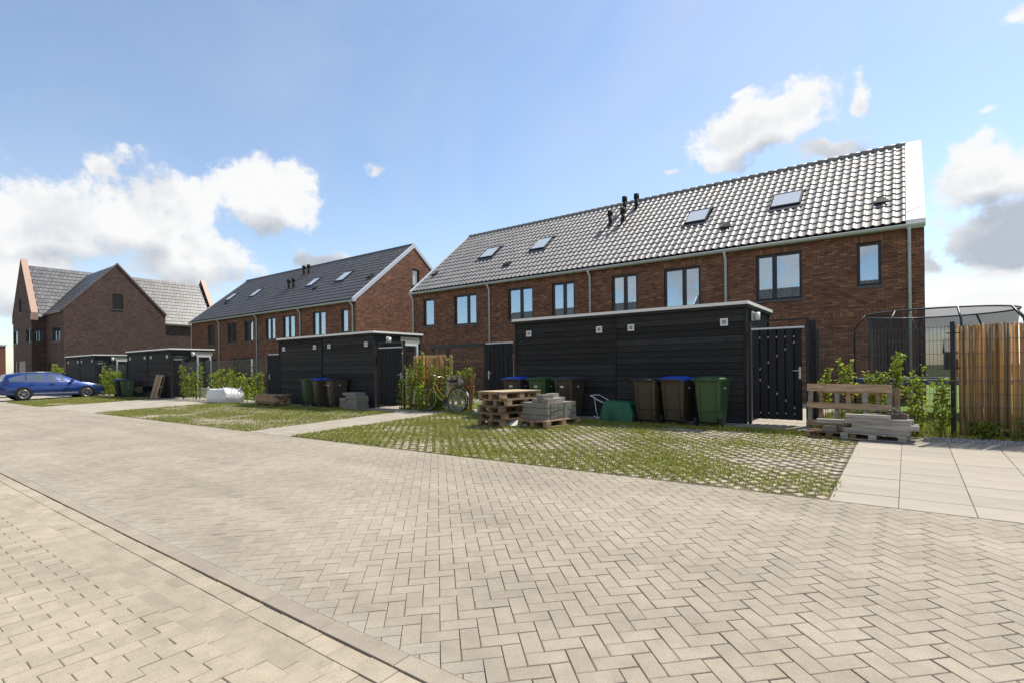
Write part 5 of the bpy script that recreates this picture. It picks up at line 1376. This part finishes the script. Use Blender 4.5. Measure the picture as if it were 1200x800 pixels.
for (x, y) in ((-0.25, -0.24), (0.35, -0.24), (-0.25, 0.22), (0.35, 0.22)):
    b = MB(); b.cyl((x, y - 0.02, 0.09), (x, y + 0.02, 0.09), 0.088, 16); b.build('wheel', 'rubber', t)
b = MB(); b.b2(-0.28, 0.40, -0.2, 0.2, 0.08, 0.36); b.build('deck', 'bin_black', t)

# concrete slabs stacked by the middle shed
sl = bmesh_box('slab', (0.62, 0.42, 0.085), 'concrete_grey'); sl2 = bmesh_box('slab', (0.42, 0.40, 0.085), 'concrete_grey')
t = thing('slab_stack', 'stack of grey concrete slabs beside the gate of the middle shed', 'slabs', (-14.15, 10.45, gz(-14.15, 10.45)), R(-4))
for lay in range(5):
    o = link('slab', sl, t); o.location = (0.16 + rr.gauss(0, 0.015), rr.gauss(0, 0.015), 0.043 + 0.088 * lay); o.rotation_euler = (0, 0, rr.gauss(0, 0.03))
    if lay < 4:
        o = link('slab', sl2, t); o.location = (-0.40 + rr.gauss(0, 0.02), 0.02 + rr.gauss(0, 0.015), 0.043 + 0.088 * lay); o.rotation_euler = (0, 0, rr.gauss(0, 0.04))
o = link('slab', sl, t); o.location = (-0.12, 0.05, 0.043 + 0.088 * 5); o.rotation_euler = (0, 0, 0.1)
# planks stacked by the hedge
plk = bmesh_box('board', (1.75, 0.15, 0.045), 'pallet_wood')
t = thing('plank_pile', 'pile of rough brown boards on bearers beside the white bag', 'planks', (-18.85, 10.25, gz(-18.85, 10.25)), R(-3))
for x in (-0.6, 0.6):
    b = MB(); b.box((x, 0, 0.035), (0.09, 0.62, 0.07)); b.build('bearer', 'pallet_dark', t)
for lay in range(7):
    for j in range(3):
        o = link('board', plk, t); o.location = (rr.gauss(0, 0.06), -0.2 + 0.19 * j + rr.gauss(0, 0.02), 0.094 + 0.048 * lay); o.rotation_euler = (0, rr.gauss(0, 0.006), rr.gauss(0, 0.03)); o.scale = (rr.uniform(0.86, 1.05), 1, 1)
# white bulk bag
def bulk_bag():
    t = thing('bulk_bag', 'slumped white bulk bag lying in front of the hedge plants', 'bag', (-22.95, 10.45, gz(-22.95, 10.45)), R(-4))
    b = MB(); n, mrow = 40, 10
    for j in range(mrow + 1):
        f = j / mrow
        for i in range(n):
            a = 2 * math.pi * i / n; ca, sa = math.cos(a), math.sin(a)
            e = 0.28
            x = 1.0 * math.copysign(abs(ca) ** e, ca); y = 0.42 * math.copysign(abs(sa) ** e, sa)
            s = 1.0 - 0.14 * f ** 3 + 0.05 * math.sin(f * math.pi)
            wr = 0.03 * mnoise.noise(Vector((x * 3, y * 3, f * 4))) + 0.02 * mnoise.noise(Vector((x * 9, y * 9, f * 9)))
            z = 0.56 * f + 0.08 * mnoise.noise(Vector((x * 1.6, y * 1.6, 7))) * f
            if j == 0: s *= 0.97
            b.v.append((x * (s + wr), y * (s + wr), max(0.0, z)))
    for j in range(mrow):
        for i in range(n): b.face((j * n + i, j * n + (i + 1) % n, (j + 1) * n + (i + 1) % n, (j + 1) * n + i), 0, True)
    # crumpled top
    k0 = mrow * n; rings = [0.75, 0.45, 0.15]
    prev = list(range(k0, k0 + n))
    for s in rings:
        cur = []
        for i in range(n):
            x, y, z = b.v[k0 + i]; zz = 0.55 + 0.10 * mnoise.noise(Vector((x * s * 2.5, y * s * 3, 3))) + 0.05 * mnoise.noise(Vector((x * s * 6, y * s * 6, 5)))
            cur.append(len(b.v)); b.v.append((x * s, y * s, zz))
        for i in range(n): b.face((prev[i], prev[(i + 1) % n], cur[(i + 1) % n], cur[i]), 0, True)
        prev = cur
    b.face(prev, 0, True)
    b.build('sack', 'bag_white', t)
    for (x, y, s) in ((-0.92, -0.36, 1), (0.92, -0.36, -1), (-0.85, 0.34, 1), (0.85, 0.34, -1)):
        l = MB(); l.tube([(x, y, 0.40), (x + 0.02 * s, y - 0.02, 0.57), (x + 0.10 * s, y, 0.63), (x + 0.2 * s, y + 0.01, 0.54)], 0.018, 6); l.build('loop', 'bag_white', t)
bulk_bag()
# pallet leaning on the far shed
pallet('wooden pallet leaning upright on the far shed', (-30.0, 10.42), 0, (R(77), R(86), 0), 'pallet_wood', gz(-30.0, 10.42) + 0.42)
bpy.data.objects['pallet.006' if 'pallet.006' in bpy.data.objects else 'pallet'].name
lean = [o for o in bpy.data.objects if o.get('label') == 'wooden pallet leaning upright on the far shed'][0]
lean.matrix_world = Matrix.Translation((-30.0, 10.42, gz(-30, 10.42) + 0.58)) @ Matrix.Rotation(R(-14), 4, 'X') @ Matrix.Rotation(R(90), 4, 'X') @ Matrix.Rotation(R(90), 4, 'Z') @ Matrix.Translation((0, 0, -0.07))
lean.rotation_mode = 'XYZ'
# wheelbarrow tipped against the far shed
t = thing('wheelbarrow', 'small dark wheelbarrow beside the leaning pallet', 'wheelbarrow', (-31.3, 10.25, gz(-31.3, 10.25)), R(10))
b = MB(); b.prism([(-0.35, -0.28, 0.55), (0.4, -0.28, 0.62), (0.25, -0.2, 0.30), (-0.25, -0.2, 0.28)], (0, 0.56, 0)); b.build('tray', 'bin_black', t, fix=True)
b = MB(); b.cyl((0.55, -0.05, 0.19), (0.55, 0.05, 0.19), 0.19, 18); b.build('wheel', 'rubber', t)
for y in (-0.2, 0.2):
    b = MB(); b.tube([(0.55, y * 0.3, 0.19), (0.1, y, 0.29), (-0.9, y * 1.3, 0.55)], 0.016, 6); b.tube([(-0.2, y, 0.30), (-0.3, y, 0.0)], 0.016, 6); b.build('shaft', 'black_metal', t)
    b = MB(); b.tube([(-0.8, y * 1.27, 0.525), (-0.95, y * 1.31, 0.565)], 0.024, 8); b.build('grip', 'red', t)

# upright pallet, boards and stones by the right-hand fence
t = thing('wooden_rack', 'open brown wooden rack of three rails standing against the wire fence', 'rack', (-0.83, 10.70, gz(-0.83, 10.70)), R(-13)); t.rotation_euler = (R(-4), 0, R(-13))
for z, mt_ in ((0.785, 'pallet_wood'), (0.47, 'pallet_wood'), (0.16, 'pallet_wood')):
    b = MB(); b.box((0, -0.055, z), (1.28, 0.03, 0.13 if z > 0.7 else 0.10)); b.build('rail', mt_, t)
for x in (-0.60, -0.17, 0.26, 0.60):
    b = MB(); b.box((x, 0.0, 0.41), (0.055, 0.075, 0.80)); b.build('upright', 'wood_grey', t)
for x in (-0.45, -0.02, 0.42, 0.68):
    b = MB(); b.box((x, 0.07, 0.42), (0.06, 0.03, 0.78)); b.build('back_upright', 'pallet_wood', t)
b = MB(); b.box((0.10, 0.10, 0.74), (1.24, 0.025, 0.10)); b.build('rail', 'pallet_wood', t)
fp = pallet('low grey pallet under the sawn beams by the slab terrace', (-0.42, 10.28), R(-6), None, 'wood_grey', None, scale=0.72)
lp = pallet('low broken pallet lying on the grass beside the beams', (-1.02, 10.33), R(-5), None, 'pallet_dark', None, scale=0.62)
t = thing('beam_pile', 'pile of grey weathered beams on the low pallet at the terrace corner', 'beams', (-0.42, 10.28, gz(-0.42, 10.28) + 0.104), R(-6))
bm1 = bmesh_box('beam', (0.86, 0.13, 0.075), 'wood_grey'); bm2 = bmesh_box('beam', (0.60, 0.12, 0.06), 'wood_grey')
for lay in range(3):
    for j in range(3):
        o = link('beam', bm1, t); o.location = (rr.gauss(0.0, 0.05) + (0.12 if lay == 1 else 0), -0.16 + 0.155 * j, 0.038 + 0.077 * lay); o.rotation_euler = (0, 0, rr.gauss(0, 0.02))
for (x, y, z_, a) in [(-0.08, -0.14, 0.262, 0.02), (0.12, 0.12, 0.262, -0.05), (-0.45, 0.05, 0.10, 0.06), (-0.5, -0.12, 0.16, 0.1)]:
    o = link('short_beam', bm2, t); o.location = (x, y, z_); o.rotation_euler = (0, 0, a)
def rubble(label, x, y, z, s, n, seed, mt, cat='rubble'):
    rr = random.Random(seed); b = MB()
    for i in range(n):
        c = Vector((rr.gauss(0, s * 0.42), rr.gauss(0, s * 0.28), 0)); c.z = max(0, s * 0.62 * (1 - (c.length / s) ** 1.3)) * rr.random() + s * 0.08
        d = s * rr.uniform(0.10, 0.24); M_ = Matrix.Rotation(rr.random() * 6, 4, 'Z') @ Matrix.Rotation(rr.random() * 3, 4, 'X')
        b.box(c, (d * 1.3, d, d * 0.6), M=M_, a=rr.random())
    o = b.build('rubble_heap', mt); o.location = (x, y, z); tag(o, label, cat)
rubble('small heap of brick rubble on top of the grey beams', -0.16, 10.26, gz(-0.2, 10.3) + 0.104 + 0.28, 0.16, 70, 5, 'pile')
b = MB(); b.box((0, 0, 0.03), (0.2, 0.1, 0.06)); b.box((0.01, 0.0, 0.075), (0.16, 0.09, 0.03)); o = b.build('stone_block', 'concrete_grey'); o.location = (-1.05, 10.28, gz(-1.05, 10.28) + 0.09); tag(o, 'single grey stone block lying on the broken pallet', 'stone')

# ================================================================== BICYCLE
def bicycle():
    x0, y0 = -10.72, 10.88
    t = thing('bicycle', 'old yellow bicycle leaning on the overgrown fence', 'bicycle', (x0, y0, gz(x0, y0)))
    t.rotation_euler = (R(-8), 0, R(6))
    wr = 0.34
    def wheel(cx, nm):
        b = MB(); b.tube([(cx + wr * math.cos(a), 0, wr + wr * math.sin(a)) for a in [2 * math.pi * i / 36 for i in range(36)]], 0.018, 6, closed=True); w_ = b.build('wheel', 'rubber', t)
        r_ = MB(); rm = wr - 0.026; r_.tube([(cx + rm * math.cos(a), 0, wr + rm * math.sin(a)) for a in [2 * math.pi * i / 36 for i in range(36)]], 0.010, 6, closed=True); r_.build('rim', 'steel', w_)
        s_ = MB()
        for i in range(18):
            a = 2 * math.pi * i / 18; s_.tube([(cx, 0.02 * (-1) ** i, wr), (cx + rm * math.cos(a), 0, wr + rm * math.sin(a))], 0.0018, 4, cap=False)
        s_.cyl((cx, -0.05, wr), (cx, 0.05, wr), 0.022, 8); s_.build('spokes', 'steel', w_)
    wheel(0.55, 'rear'); wheel(-0.55, 'front')
    f = MB(); bbp = (0.12, 0, 0.30); seat = (0.30, 0, 0.82); head = (-0.34, 0, 0.86); headlow = (-0.37, 0, 0.70)
    f.tube([headlow, (-0.2, 0, 0.45), (-0.02, 0, 0.33), bbp], 0.017, 8); f.tube([head, (-0.15, 0, 0.60), (0.05, 0, 0.42), (0.2, 0, 0.5)], 0.013, 8); f.tube([bbp, seat], 0.016, 8)
    for s in (-1, 1): f.tube([bbp, (0.55, 0.045 * s, wr)], 0.010, 6); f.tube([(0.27, 0, 0.72), (0.55, 0.045 * s, wr)], 0.009, 6); f.tube([headlow, (-0.42, 0.04 * s, 0.62), (-0.55, 0.045 * s, wr)], 0.011, 6)
    f.tube([head, headlow], 0.019, 8); f.build('frame', 'bike_yellow', t)
    b = MB(); b.tube([(-0.33, 0, 0.88), (-0.31, 0, 1.0)], 0.012, 8); b.tube([(-0.12, -0.26, 1.0), (-0.28, -0.22, 1.04), (-0.31, 0, 1.0), (-0.28, 0.22, 1.04), (-0.12, 0.26, 1.0)], 0.011, 8); b.build('handlebar', 'steel', t)
    b = MB(); n = 12; b.v.append((0.32, 0, 0.92))
    b.v.pop(); b.prism([(0.14, -0.02, 0.86), (0.30, -0.03, 0.86), (0.42, -0.10, 0.87), (0.42, 0.10, 0.87), (0.30, 0.03, 0.86), (0.14, 0.02, 0.86)], (0, 0, 0.05)); b.tube([seat, (0.32, 0, 0.87)], 0.012, 6); b.build('saddle', 'rubber', t, fix=True)
    b = MB()
    for i in range(14):
        a0, a1 = R(10 + i * 10), R(20 + i * 10); r_ = wr + 0.035
        b.poly([(0.55 + r_ * math.cos(a0), -0.03, wr + r_ * math.sin(a0)), (0.55 + r_ * math.cos(a1), -0.03, wr + r_ * math.sin(a1)), (0.55 + r_ * math.cos(a1), 0.03, wr + r_ * math.sin(a1)), (0.55 + r_ * math.cos(a0), 0.03, wr + r_ * math.sin(a0))], 1 if i < 3 else 0)
    b.build('mudguard', ['bike_yellow', 'white'], t)
    b = MB(); b.b2(0.36, 0.86, -0.06, 0.06, 0.735, 0.75); b.tube([(0.82, -0.05, 0.74), (0.55, -0.05, wr)], 0.006, 6); b.build('carrier', 'black_metal', t)
    b = MB(); b.b2(0.865, 0.89, -0.04, 0.04, 0.70, 0.745); b.build('rear_light', 'red', t)
    b = MB(); b.cyl((0.12, -0.045, 0.30), (0.12, -0.04, 0.30), 0.085, 16); b.tube([(0.12, -0.06, 0.30), (0.22, -0.06, 0.18)], 0.008, 6); b.b2(0.17, 0.27, -0.16, -0.06, 0.165, 0.185); b.build('crank', 'black_metal', t)
bicycle()
# boards standing behind the bicycle
def boards(label, x, y, n, h, mt, rz, lean_, wd=0.10, gap=0.07, rails=True):
    t = thing('standing_boards', label, 'boards', (x, y, gz(x, y)), rz); t.rotation_euler = (R(-lean_), 0, rz)
    for i in range(n):
        b = MB(); b.box((-(n - 1) * (wd + gap) / 2 + i * (wd + gap), 0, h / 2), (wd, 0.022, h * rr.uniform(0.92, 1.04)), M=Matrix.Rotation(rr.gauss(0, 0.05), 4, 'Y')); b.build('board', mt, t)
    if rails:
        for z in (0.12 * h, 0.8 * h):
            b = MB(); b.box((0, 0.035, z), (n * (wd + gap), 0.04, 0.08)); b.build('rail', mt, t)
boards('grey weathered boards standing behind the bicycle wheel', -10.42, 11.02, 3, 1.05, 'wood_grey', 0.1, 6, 0.09, 0.12)
boards('brown wooden rack standing behind the bicycle front wheel', -11.75, 11.05, 5, 0.95, 'wood_brown', 0.05, 5, 0.07, 0.13)
boards('reddish brown planks beside the gate near the bicycle', -9.98, 11.2, 2, 1.0, 'wood_brown', 0.0, 5, 0.12, 0.06, False)

# ================================================================== TRAMPOLINE
def trampoline():
    cx, cy = 0.55, 15.2; z0 = gz(cx, cy)
    t = thing('trampoline', 'round trampoline with a dark safety net behind the fence', 'trampoline', (cx, cy, z0))
    rad, mz, tz = 1.52, 0.78, 2.28
    ring = lambda r_, z, n=48: [(r_ * math.cos(2 * math.pi * i / n), r_ * math.sin(2 * math.pi * i / n), z) for i in range(n)]
    b = MB(); b.tube(ring(rad, mz), 0.024, 8, closed=True); b.build('frame_ring', 'galv', t)
    b = MB(); n = 48
    for i in range(n):
        a0, a1 = 2 * math.pi * i / n, 2 * math.pi * (i + 1) / n
        b.poly([(1.22 * math.cos(a0), 1.22 * math.sin(a0), mz + 0.035), (1.22 * math.cos(a1), 1.22 * math.sin(a1), mz + 0.035), (1.56 * math.cos(a1), 1.56 * math.sin(a1), mz + 0.045), (1.56 * math.cos(a0), 1.56 * math.sin(a0), mz + 0.045)], 0, True)
        b.poly([(1.56 * math.cos(a0), 1.56 * math.sin(a0), mz + 0.045), (1.56 * math.cos(a1), 1.56 * math.sin(a1), mz + 0.045), (1.575 * math.cos(a1), 1.575 * math.sin(a1), mz - 0.06), (1.575 * math.cos(a0), 1.575 * math.sin(a0), mz - 0.06)], 0, True)
    b.build('pad', 'tram_pad', t)
    b = MB(); b.poly([(1.23 * math.cos(2 * math.pi * i / 48), 1.23 * math.sin(2 * math.pi * i / 48), mz + 0.02) for i in range(48)]); b.build('mat', 'rubber', t)
    for i in range(4):
        a = 2 * math.pi * i / 4 + 0.5; a2 = a + 0.75
        b = MB(); b.tube([(rad * math.cos(a), rad * math.sin(a), mz), (rad * math.cos(a), rad * math.sin(a), 0.02), (rad * math.cos(a2), rad * math.sin(a2), 0.02), (rad * math.cos(a2), rad * math.sin(a2), mz)], 0.022, 8); b.build('leg', 'galv', t)
    for i in range(8):
        a = 2 * math.pi * i / 8 + 0.2; c, s = math.cos(a), math.sin(a)
        b = MB(); b.tube([(1.58 * c, 1.58 * s, 0.1), (1.58 * c, 1.58 * s, 1.85), (1.55 * c, 1.55 * s, 2.02), (1.36 * c, 1.36 * s, tz)], 0.020, 8); b.build('pole', 'black_metal', t)
    b = MB(); b.tube(ring(1.35, tz), 0.018, 8, closed=True); b.build('top_ring', 'bin_grey', t)
    b = MB(); nn = 64; gap = R(248)
    for i in range(nn):
        a0, a1 = 2 * math.pi * i / nn, 2 * math.pi * (i + 1) / nn
        am = (a0 + a1) / 2; d = abs((am - gap + math.pi) % (2 * math.pi) - math.pi)
        for (za, zb_, ra, rb_) in ((mz + 0.05, 1.5, 1.20, 1.26), (1.5, tz, 1.26, 1.34)):
            if d < 0.11: continue
            b.poly([(ra * math.cos(a0), ra * math.sin(a0), za), (ra * math.cos(a1), ra * math.sin(a1), za), (rb_ * math.cos(a1), rb_ * math.sin(a1), zb_), (rb_ * math.cos(a0), rb_ * math.sin(a0), zb_)], 0, True)
    b.build('safety_net', 'net', t)
    b = MB(); g0, g1 = gap - 0.11, gap + 0.11
    b.tube([(1.35 * math.cos(gap), 1.35 * math.sin(gap), tz), (1.3 * math.cos(g0), 1.3 * math.sin(g0), 1.7), (1.24 * math.cos(g0), 1.24 * math.sin(g0), 1.05), (1.22 * math.cos(gap), 1.22 * math.sin(gap), mz + 0.06), (1.24 * math.cos(g1), 1.24 * math.sin(g1), 1.05), (1.3 * math.cos(g1), 1.3 * math.sin(g1), 1.7)], 0.014, 6, closed=True); b.build('entrance_trim', 'black_metal', t)
trampoline()

# ================================================================== CARS
def make_car(label, loc, rz, paint):
    """estate car, local +y is forward, origin on the ground under the middle"""
    t = thing('parked_car', label, 'car', (loc[0], loc[1], gz(*loc)), rz, 'cars parked in front of the far shed')
    # stations: s, bottom z, belt z, half width low, half width belt
    ST = [(-2.30, 0.42, 0.80, 0.70, 0.66), (-2.22, 0.30, 0.98, 0.80, 0.77), (-1.95, 0.24, 1.00, 0.87, 0.84), (-1.2, 0.20, 0.985, 0.905, 0.875), (0.0, 0.18, 0.955, 0.905, 0.88), (0.9, 0.18, 0.935, 0.905, 0.87), (1.25, 0.19, 0.92, 0.90, 0.84), (1.70, 0.21, 0.84, 0.875, 0.78), (2.05, 0.24, 0.745, 0.82, 0.70), (2.24, 0.30, 0.64, 0.72, 0.60), (2.32, 0.40, 0.55, 0.60, 0.50)]
    b = MB(); k = 10
    for (s, zb, zt, wl, wb) in ST:
        zm = zb + (zt - zb) * 0.42
        half = [(wl * 0.90, zb), (wl, zb + 0.10), (wl * 1.005, zm), (wb, zt - 0.04), (wb * 0.93, zt)]
        for (x, z) in half: b.v.append((x, s, z))
        for (x, z) in half[::-1]: b.v.append((-x, s, z))
    for i in range(len(ST) - 1):
        for j in range(k): b.face((i * k + j, (i + 1) * k + j, (i + 1) * k + (j + 1) % k, i * k + (j + 1) % k), 0, True)
    b.face(list(range(k))); b.face([(len(ST) - 1) * k + j for j in range(k)][::-1])
    body = b.build('body', paint, t, fix=True)
    # greenhouse: roof curve (y, z, half width)
    RC = [(-2.16, 1.02, 0.70), (-1.98, 1.36, 0.60), (-1.55, 1.435, 0.61), (-0.7, 1.465, 0.62), (-0.1, 1.455, 0.615), (0.28, 1.385, 0.60), (1.10, 0.955, 0.66)]
    belt = lambda y: np.interp(y, [q[0] for q in ST], [q[2] for q in ST]) - 0.01
    bw = lambda y: np.interp(y, [q[0] for q in ST], [q[4] for q in ST]) * 0.965
    g = MB()
    for (y, z, hw) in RC:
        g.v.extend([(-bw(y), y, belt(y)), (-hw, y, z - 0.03 if z > belt(y) + 0.08 else belt(y)), (-hw * 0.85, y, z), (hw * 0.85, y, z), (hw, y, z - 0.03 if z > belt(y) + 0.08 else belt(y)), (bw(y), y, belt(y))])
    for i in range(len(RC) - 1):
        for j in range(5): g.face((i * 6 + j, i * 6 + j + 1, (i + 1) * 6 + j + 1, (i + 1) * 6 + j), 0, True)
    roof = g.build('roof', paint, t, fix=True)
    def side_pt(s, y, f):   # point on the side of the greenhouse, f from belt to roof edge
        z1 = np.interp(y, [q[0] for q in RC], [q[1] for q in RC]) - 0.03; hw = np.interp(y, [q[0] for q in RC], [q[2] for q in RC])
        p0 = Vector((bw(y), y, belt(y))); p1 = Vector((hw, y, z1)); p = p0.lerp(p1, f); return Vector((s * (p.x + 0.006), p.y, p.z + 0.001))
    for s in (-1, 1):
        for (ya, yb, fa, fb) in ((-1.92, -1.28, 0.55, 0.90), (-1.22, -0.42, 0.90, 0.91), (-0.34, 0.55, 0.91, 0.86)):
            w_ = MB(); n = 8; lo = [side_pt(s, ya + (yb - ya) * i / n, 0.08) for i in range(n + 1)]; hi = [side_pt(s, ya + (yb - ya) * i / n, fa + (fb - fa) * i / n) for i in range(n + 1)]
            for i in range(n): w_.poly([lo[i], lo[i + 1], hi[i + 1], hi[i]] if s > 0 else [lo[i], hi[i], hi[i + 1], lo[i + 1]], 0, True)
            w_.build('side_window', 'car_glass', t)
        w_ = MB(); pts = [side_pt(s, 0.58, 0.06), side_pt(s, 0.95, 0.10), side_pt(s, 0.62, 0.80)]; w_.poly(pts if s > 0 else pts[::-1]); w_.build('side_window', 'car_glass', t)
        tr_ = MB(); tr_.tube([side_pt(s, -1.95 + i * 0.3, 0.02) for i in range(10)], 0.010, 5); tr_.build('window_trim', 'steel', t)
        m_ = MB(); m_.box((s * 0.97, 0.68, 1.0), (0.18, 0.10, 0.13), M=Matrix.Rotation(s * 0.2, 4, 'Z')); m_.build('mirror', paint, t)
        for yy in (-0.48, 0.36 - 0.9):
            pass
        for yy in (-1.02, -0.18):
            h_ = MB(); h_.box((s * 0.895, yy, 0.82), (0.03, 0.20, 0.028)); h_.build('door_handle', paint, t)
        l_ = MB(); l_.prism([(s * 0.80, 1.78, 0.68), (s * 0.83, 1.70, 0.80), (s * 0.62, 2.12, 0.70), (s * 0.60, 2.22, 0.62)], (s * 0.02, 0.03, 0.015)); l_.build('headlight', 'lamp_clear', t, fix=True)
        l_ = MB(); l_.prism([(s * 0.80, -2.10, 0.86), (s * 0.84, -1.92, 0.93), (s * 0.83, -1.95, 0.83), (s * 0.62, -2.27, 0.80), (s * 0.62, -2.27, 0.90)], (s * 0.02, -0.02, 0)); l_.build('tail_light', 'lamp_red', t, fix=True)
        st_ = MB(); st_.beam((s * 0.912, -0.95, 0.33), (s * 0.912, 0.95, 0.33), 0.012, 0.035); st_.build('side_trim', 'zinc', t)
        for yy in (-1.37, 1.36):
            a_ = MB(); a_.cyl((s * 0.80, yy, 0.33), (s * 0.912, yy, 0.33), 0.375, 28); a_.build('wheel_arch', 'rubber', t)
            w_ = MB(); w_.cyl((s * 0.72, yy, 0.315), (s * 0.925, yy, 0.315), 0.315, 28); wh = w_.build('wheel', 'rubber', t)
            r_ = MB(); r_.cyl((s * 0.92, yy, 0.315), (s * 0.930, yy, 0.315), 0.215, 24); r_.build('rim_dish', 'bin_grey', wh)
            sp = MB()
            for q in range(5):
                an = 2 * math.pi * q / 5 + 0.3
                for da in (-0.2, 0.2):
                    sp.beam((s * 0.935, yy + 0.04 * math.cos(an), 0.315 + 0.04 * math.sin(an)), (s * 0.935, yy + 0.205 * math.cos(an + da), 0.315 + 0.205 * math.sin(an + da)), 0.03, 0.012)
            sp.tube([(s * 0.934, yy + 0.212 * math.cos(2 * math.pi * i / 24), 0.315 + 0.212 * math.sin(2 * math.pi * i / 24)) for i in range(24)], 0.014, 5, closed=True)
            sp.cyl((s * 0.93, yy, 0.315), (s * 0.942, yy, 0.315), 0.05, 12); sp.build('rim', 'steel', wh)
    ws = MB(); ws.poly([(-0.58, 0.33, 1.365), (0.58, 0.33, 1.365), (0.66, 1.04, 0.995), (-0.66, 1.04, 0.995)]); [None for v in ws.v]
    ws.v = [(x, y + 0.012, z + 0.012) for (x, y, z) in ws.v]; ws.build('windscreen', 'car_glass', t)
    ws = MB(); ws.poly([(-0.62, -2.10, 1.10), (0.62, -2.10, 1.10), (0.55, -2.0, 1.33), (-0.55, -2.0, 1.33)]); ws.v = [(x, y - 0.02, z + 0.01) for (x, y, z) in ws.v]; ws.build('rear_window', 'car_glass', t)
    gr = MB(); gr.box((0, 2.30, 0.46), (0.9, 0.05, 0.10)); gr.build('grille', 'rubber', t)
    pl = MB(); pl.box((0, -2.30, 0.62), (0.5, 0.02, 0.11)); pl.build('number_plate', 'yellow', t)
    rl = MB()
    for s in (-1, 1): rl.tube([(s * 0.55, -1.6, 1.46), (s * 0.555, -0.8, 1.49), (s * 0.55, -0.1, 1.475)], 0.014, 6)
    rl.build('roof_rail', 'zinc', t)
    return t
make_car('shiny blue estate car parked nose in towards the far black shed', (-38.85, 8.22), R(0), 'car_blue')
make_car('grey estate car mostly hidden behind the blue car', (-45.2, 6.4), R(0), 'car_grey')
# yellow skip in the distance
t = thing('skip', 'yellow skip container far behind the cars', 'container', (-84, 8.8, gz(-84, 8.8)))
b = MB(); b.prism([(0, -1.5, 0.3), (0, 1.5, 0.3), (0, 2.1, 1.75), (0, -2.1, 1.75)], (-1.8, 0, 0)); b.build('hull', 'yellow', t, fix=True)
b = MB(); b.b2(-1.85, 0.05, -2.15, 2.15, 1.70, 1.80); b.build('rim', 'yellow', t)
b = MB(); b.b2(-1.6, -0.2, -1.2, 1.2, 0, 0.3); b.build('skid', 'black_metal', t)
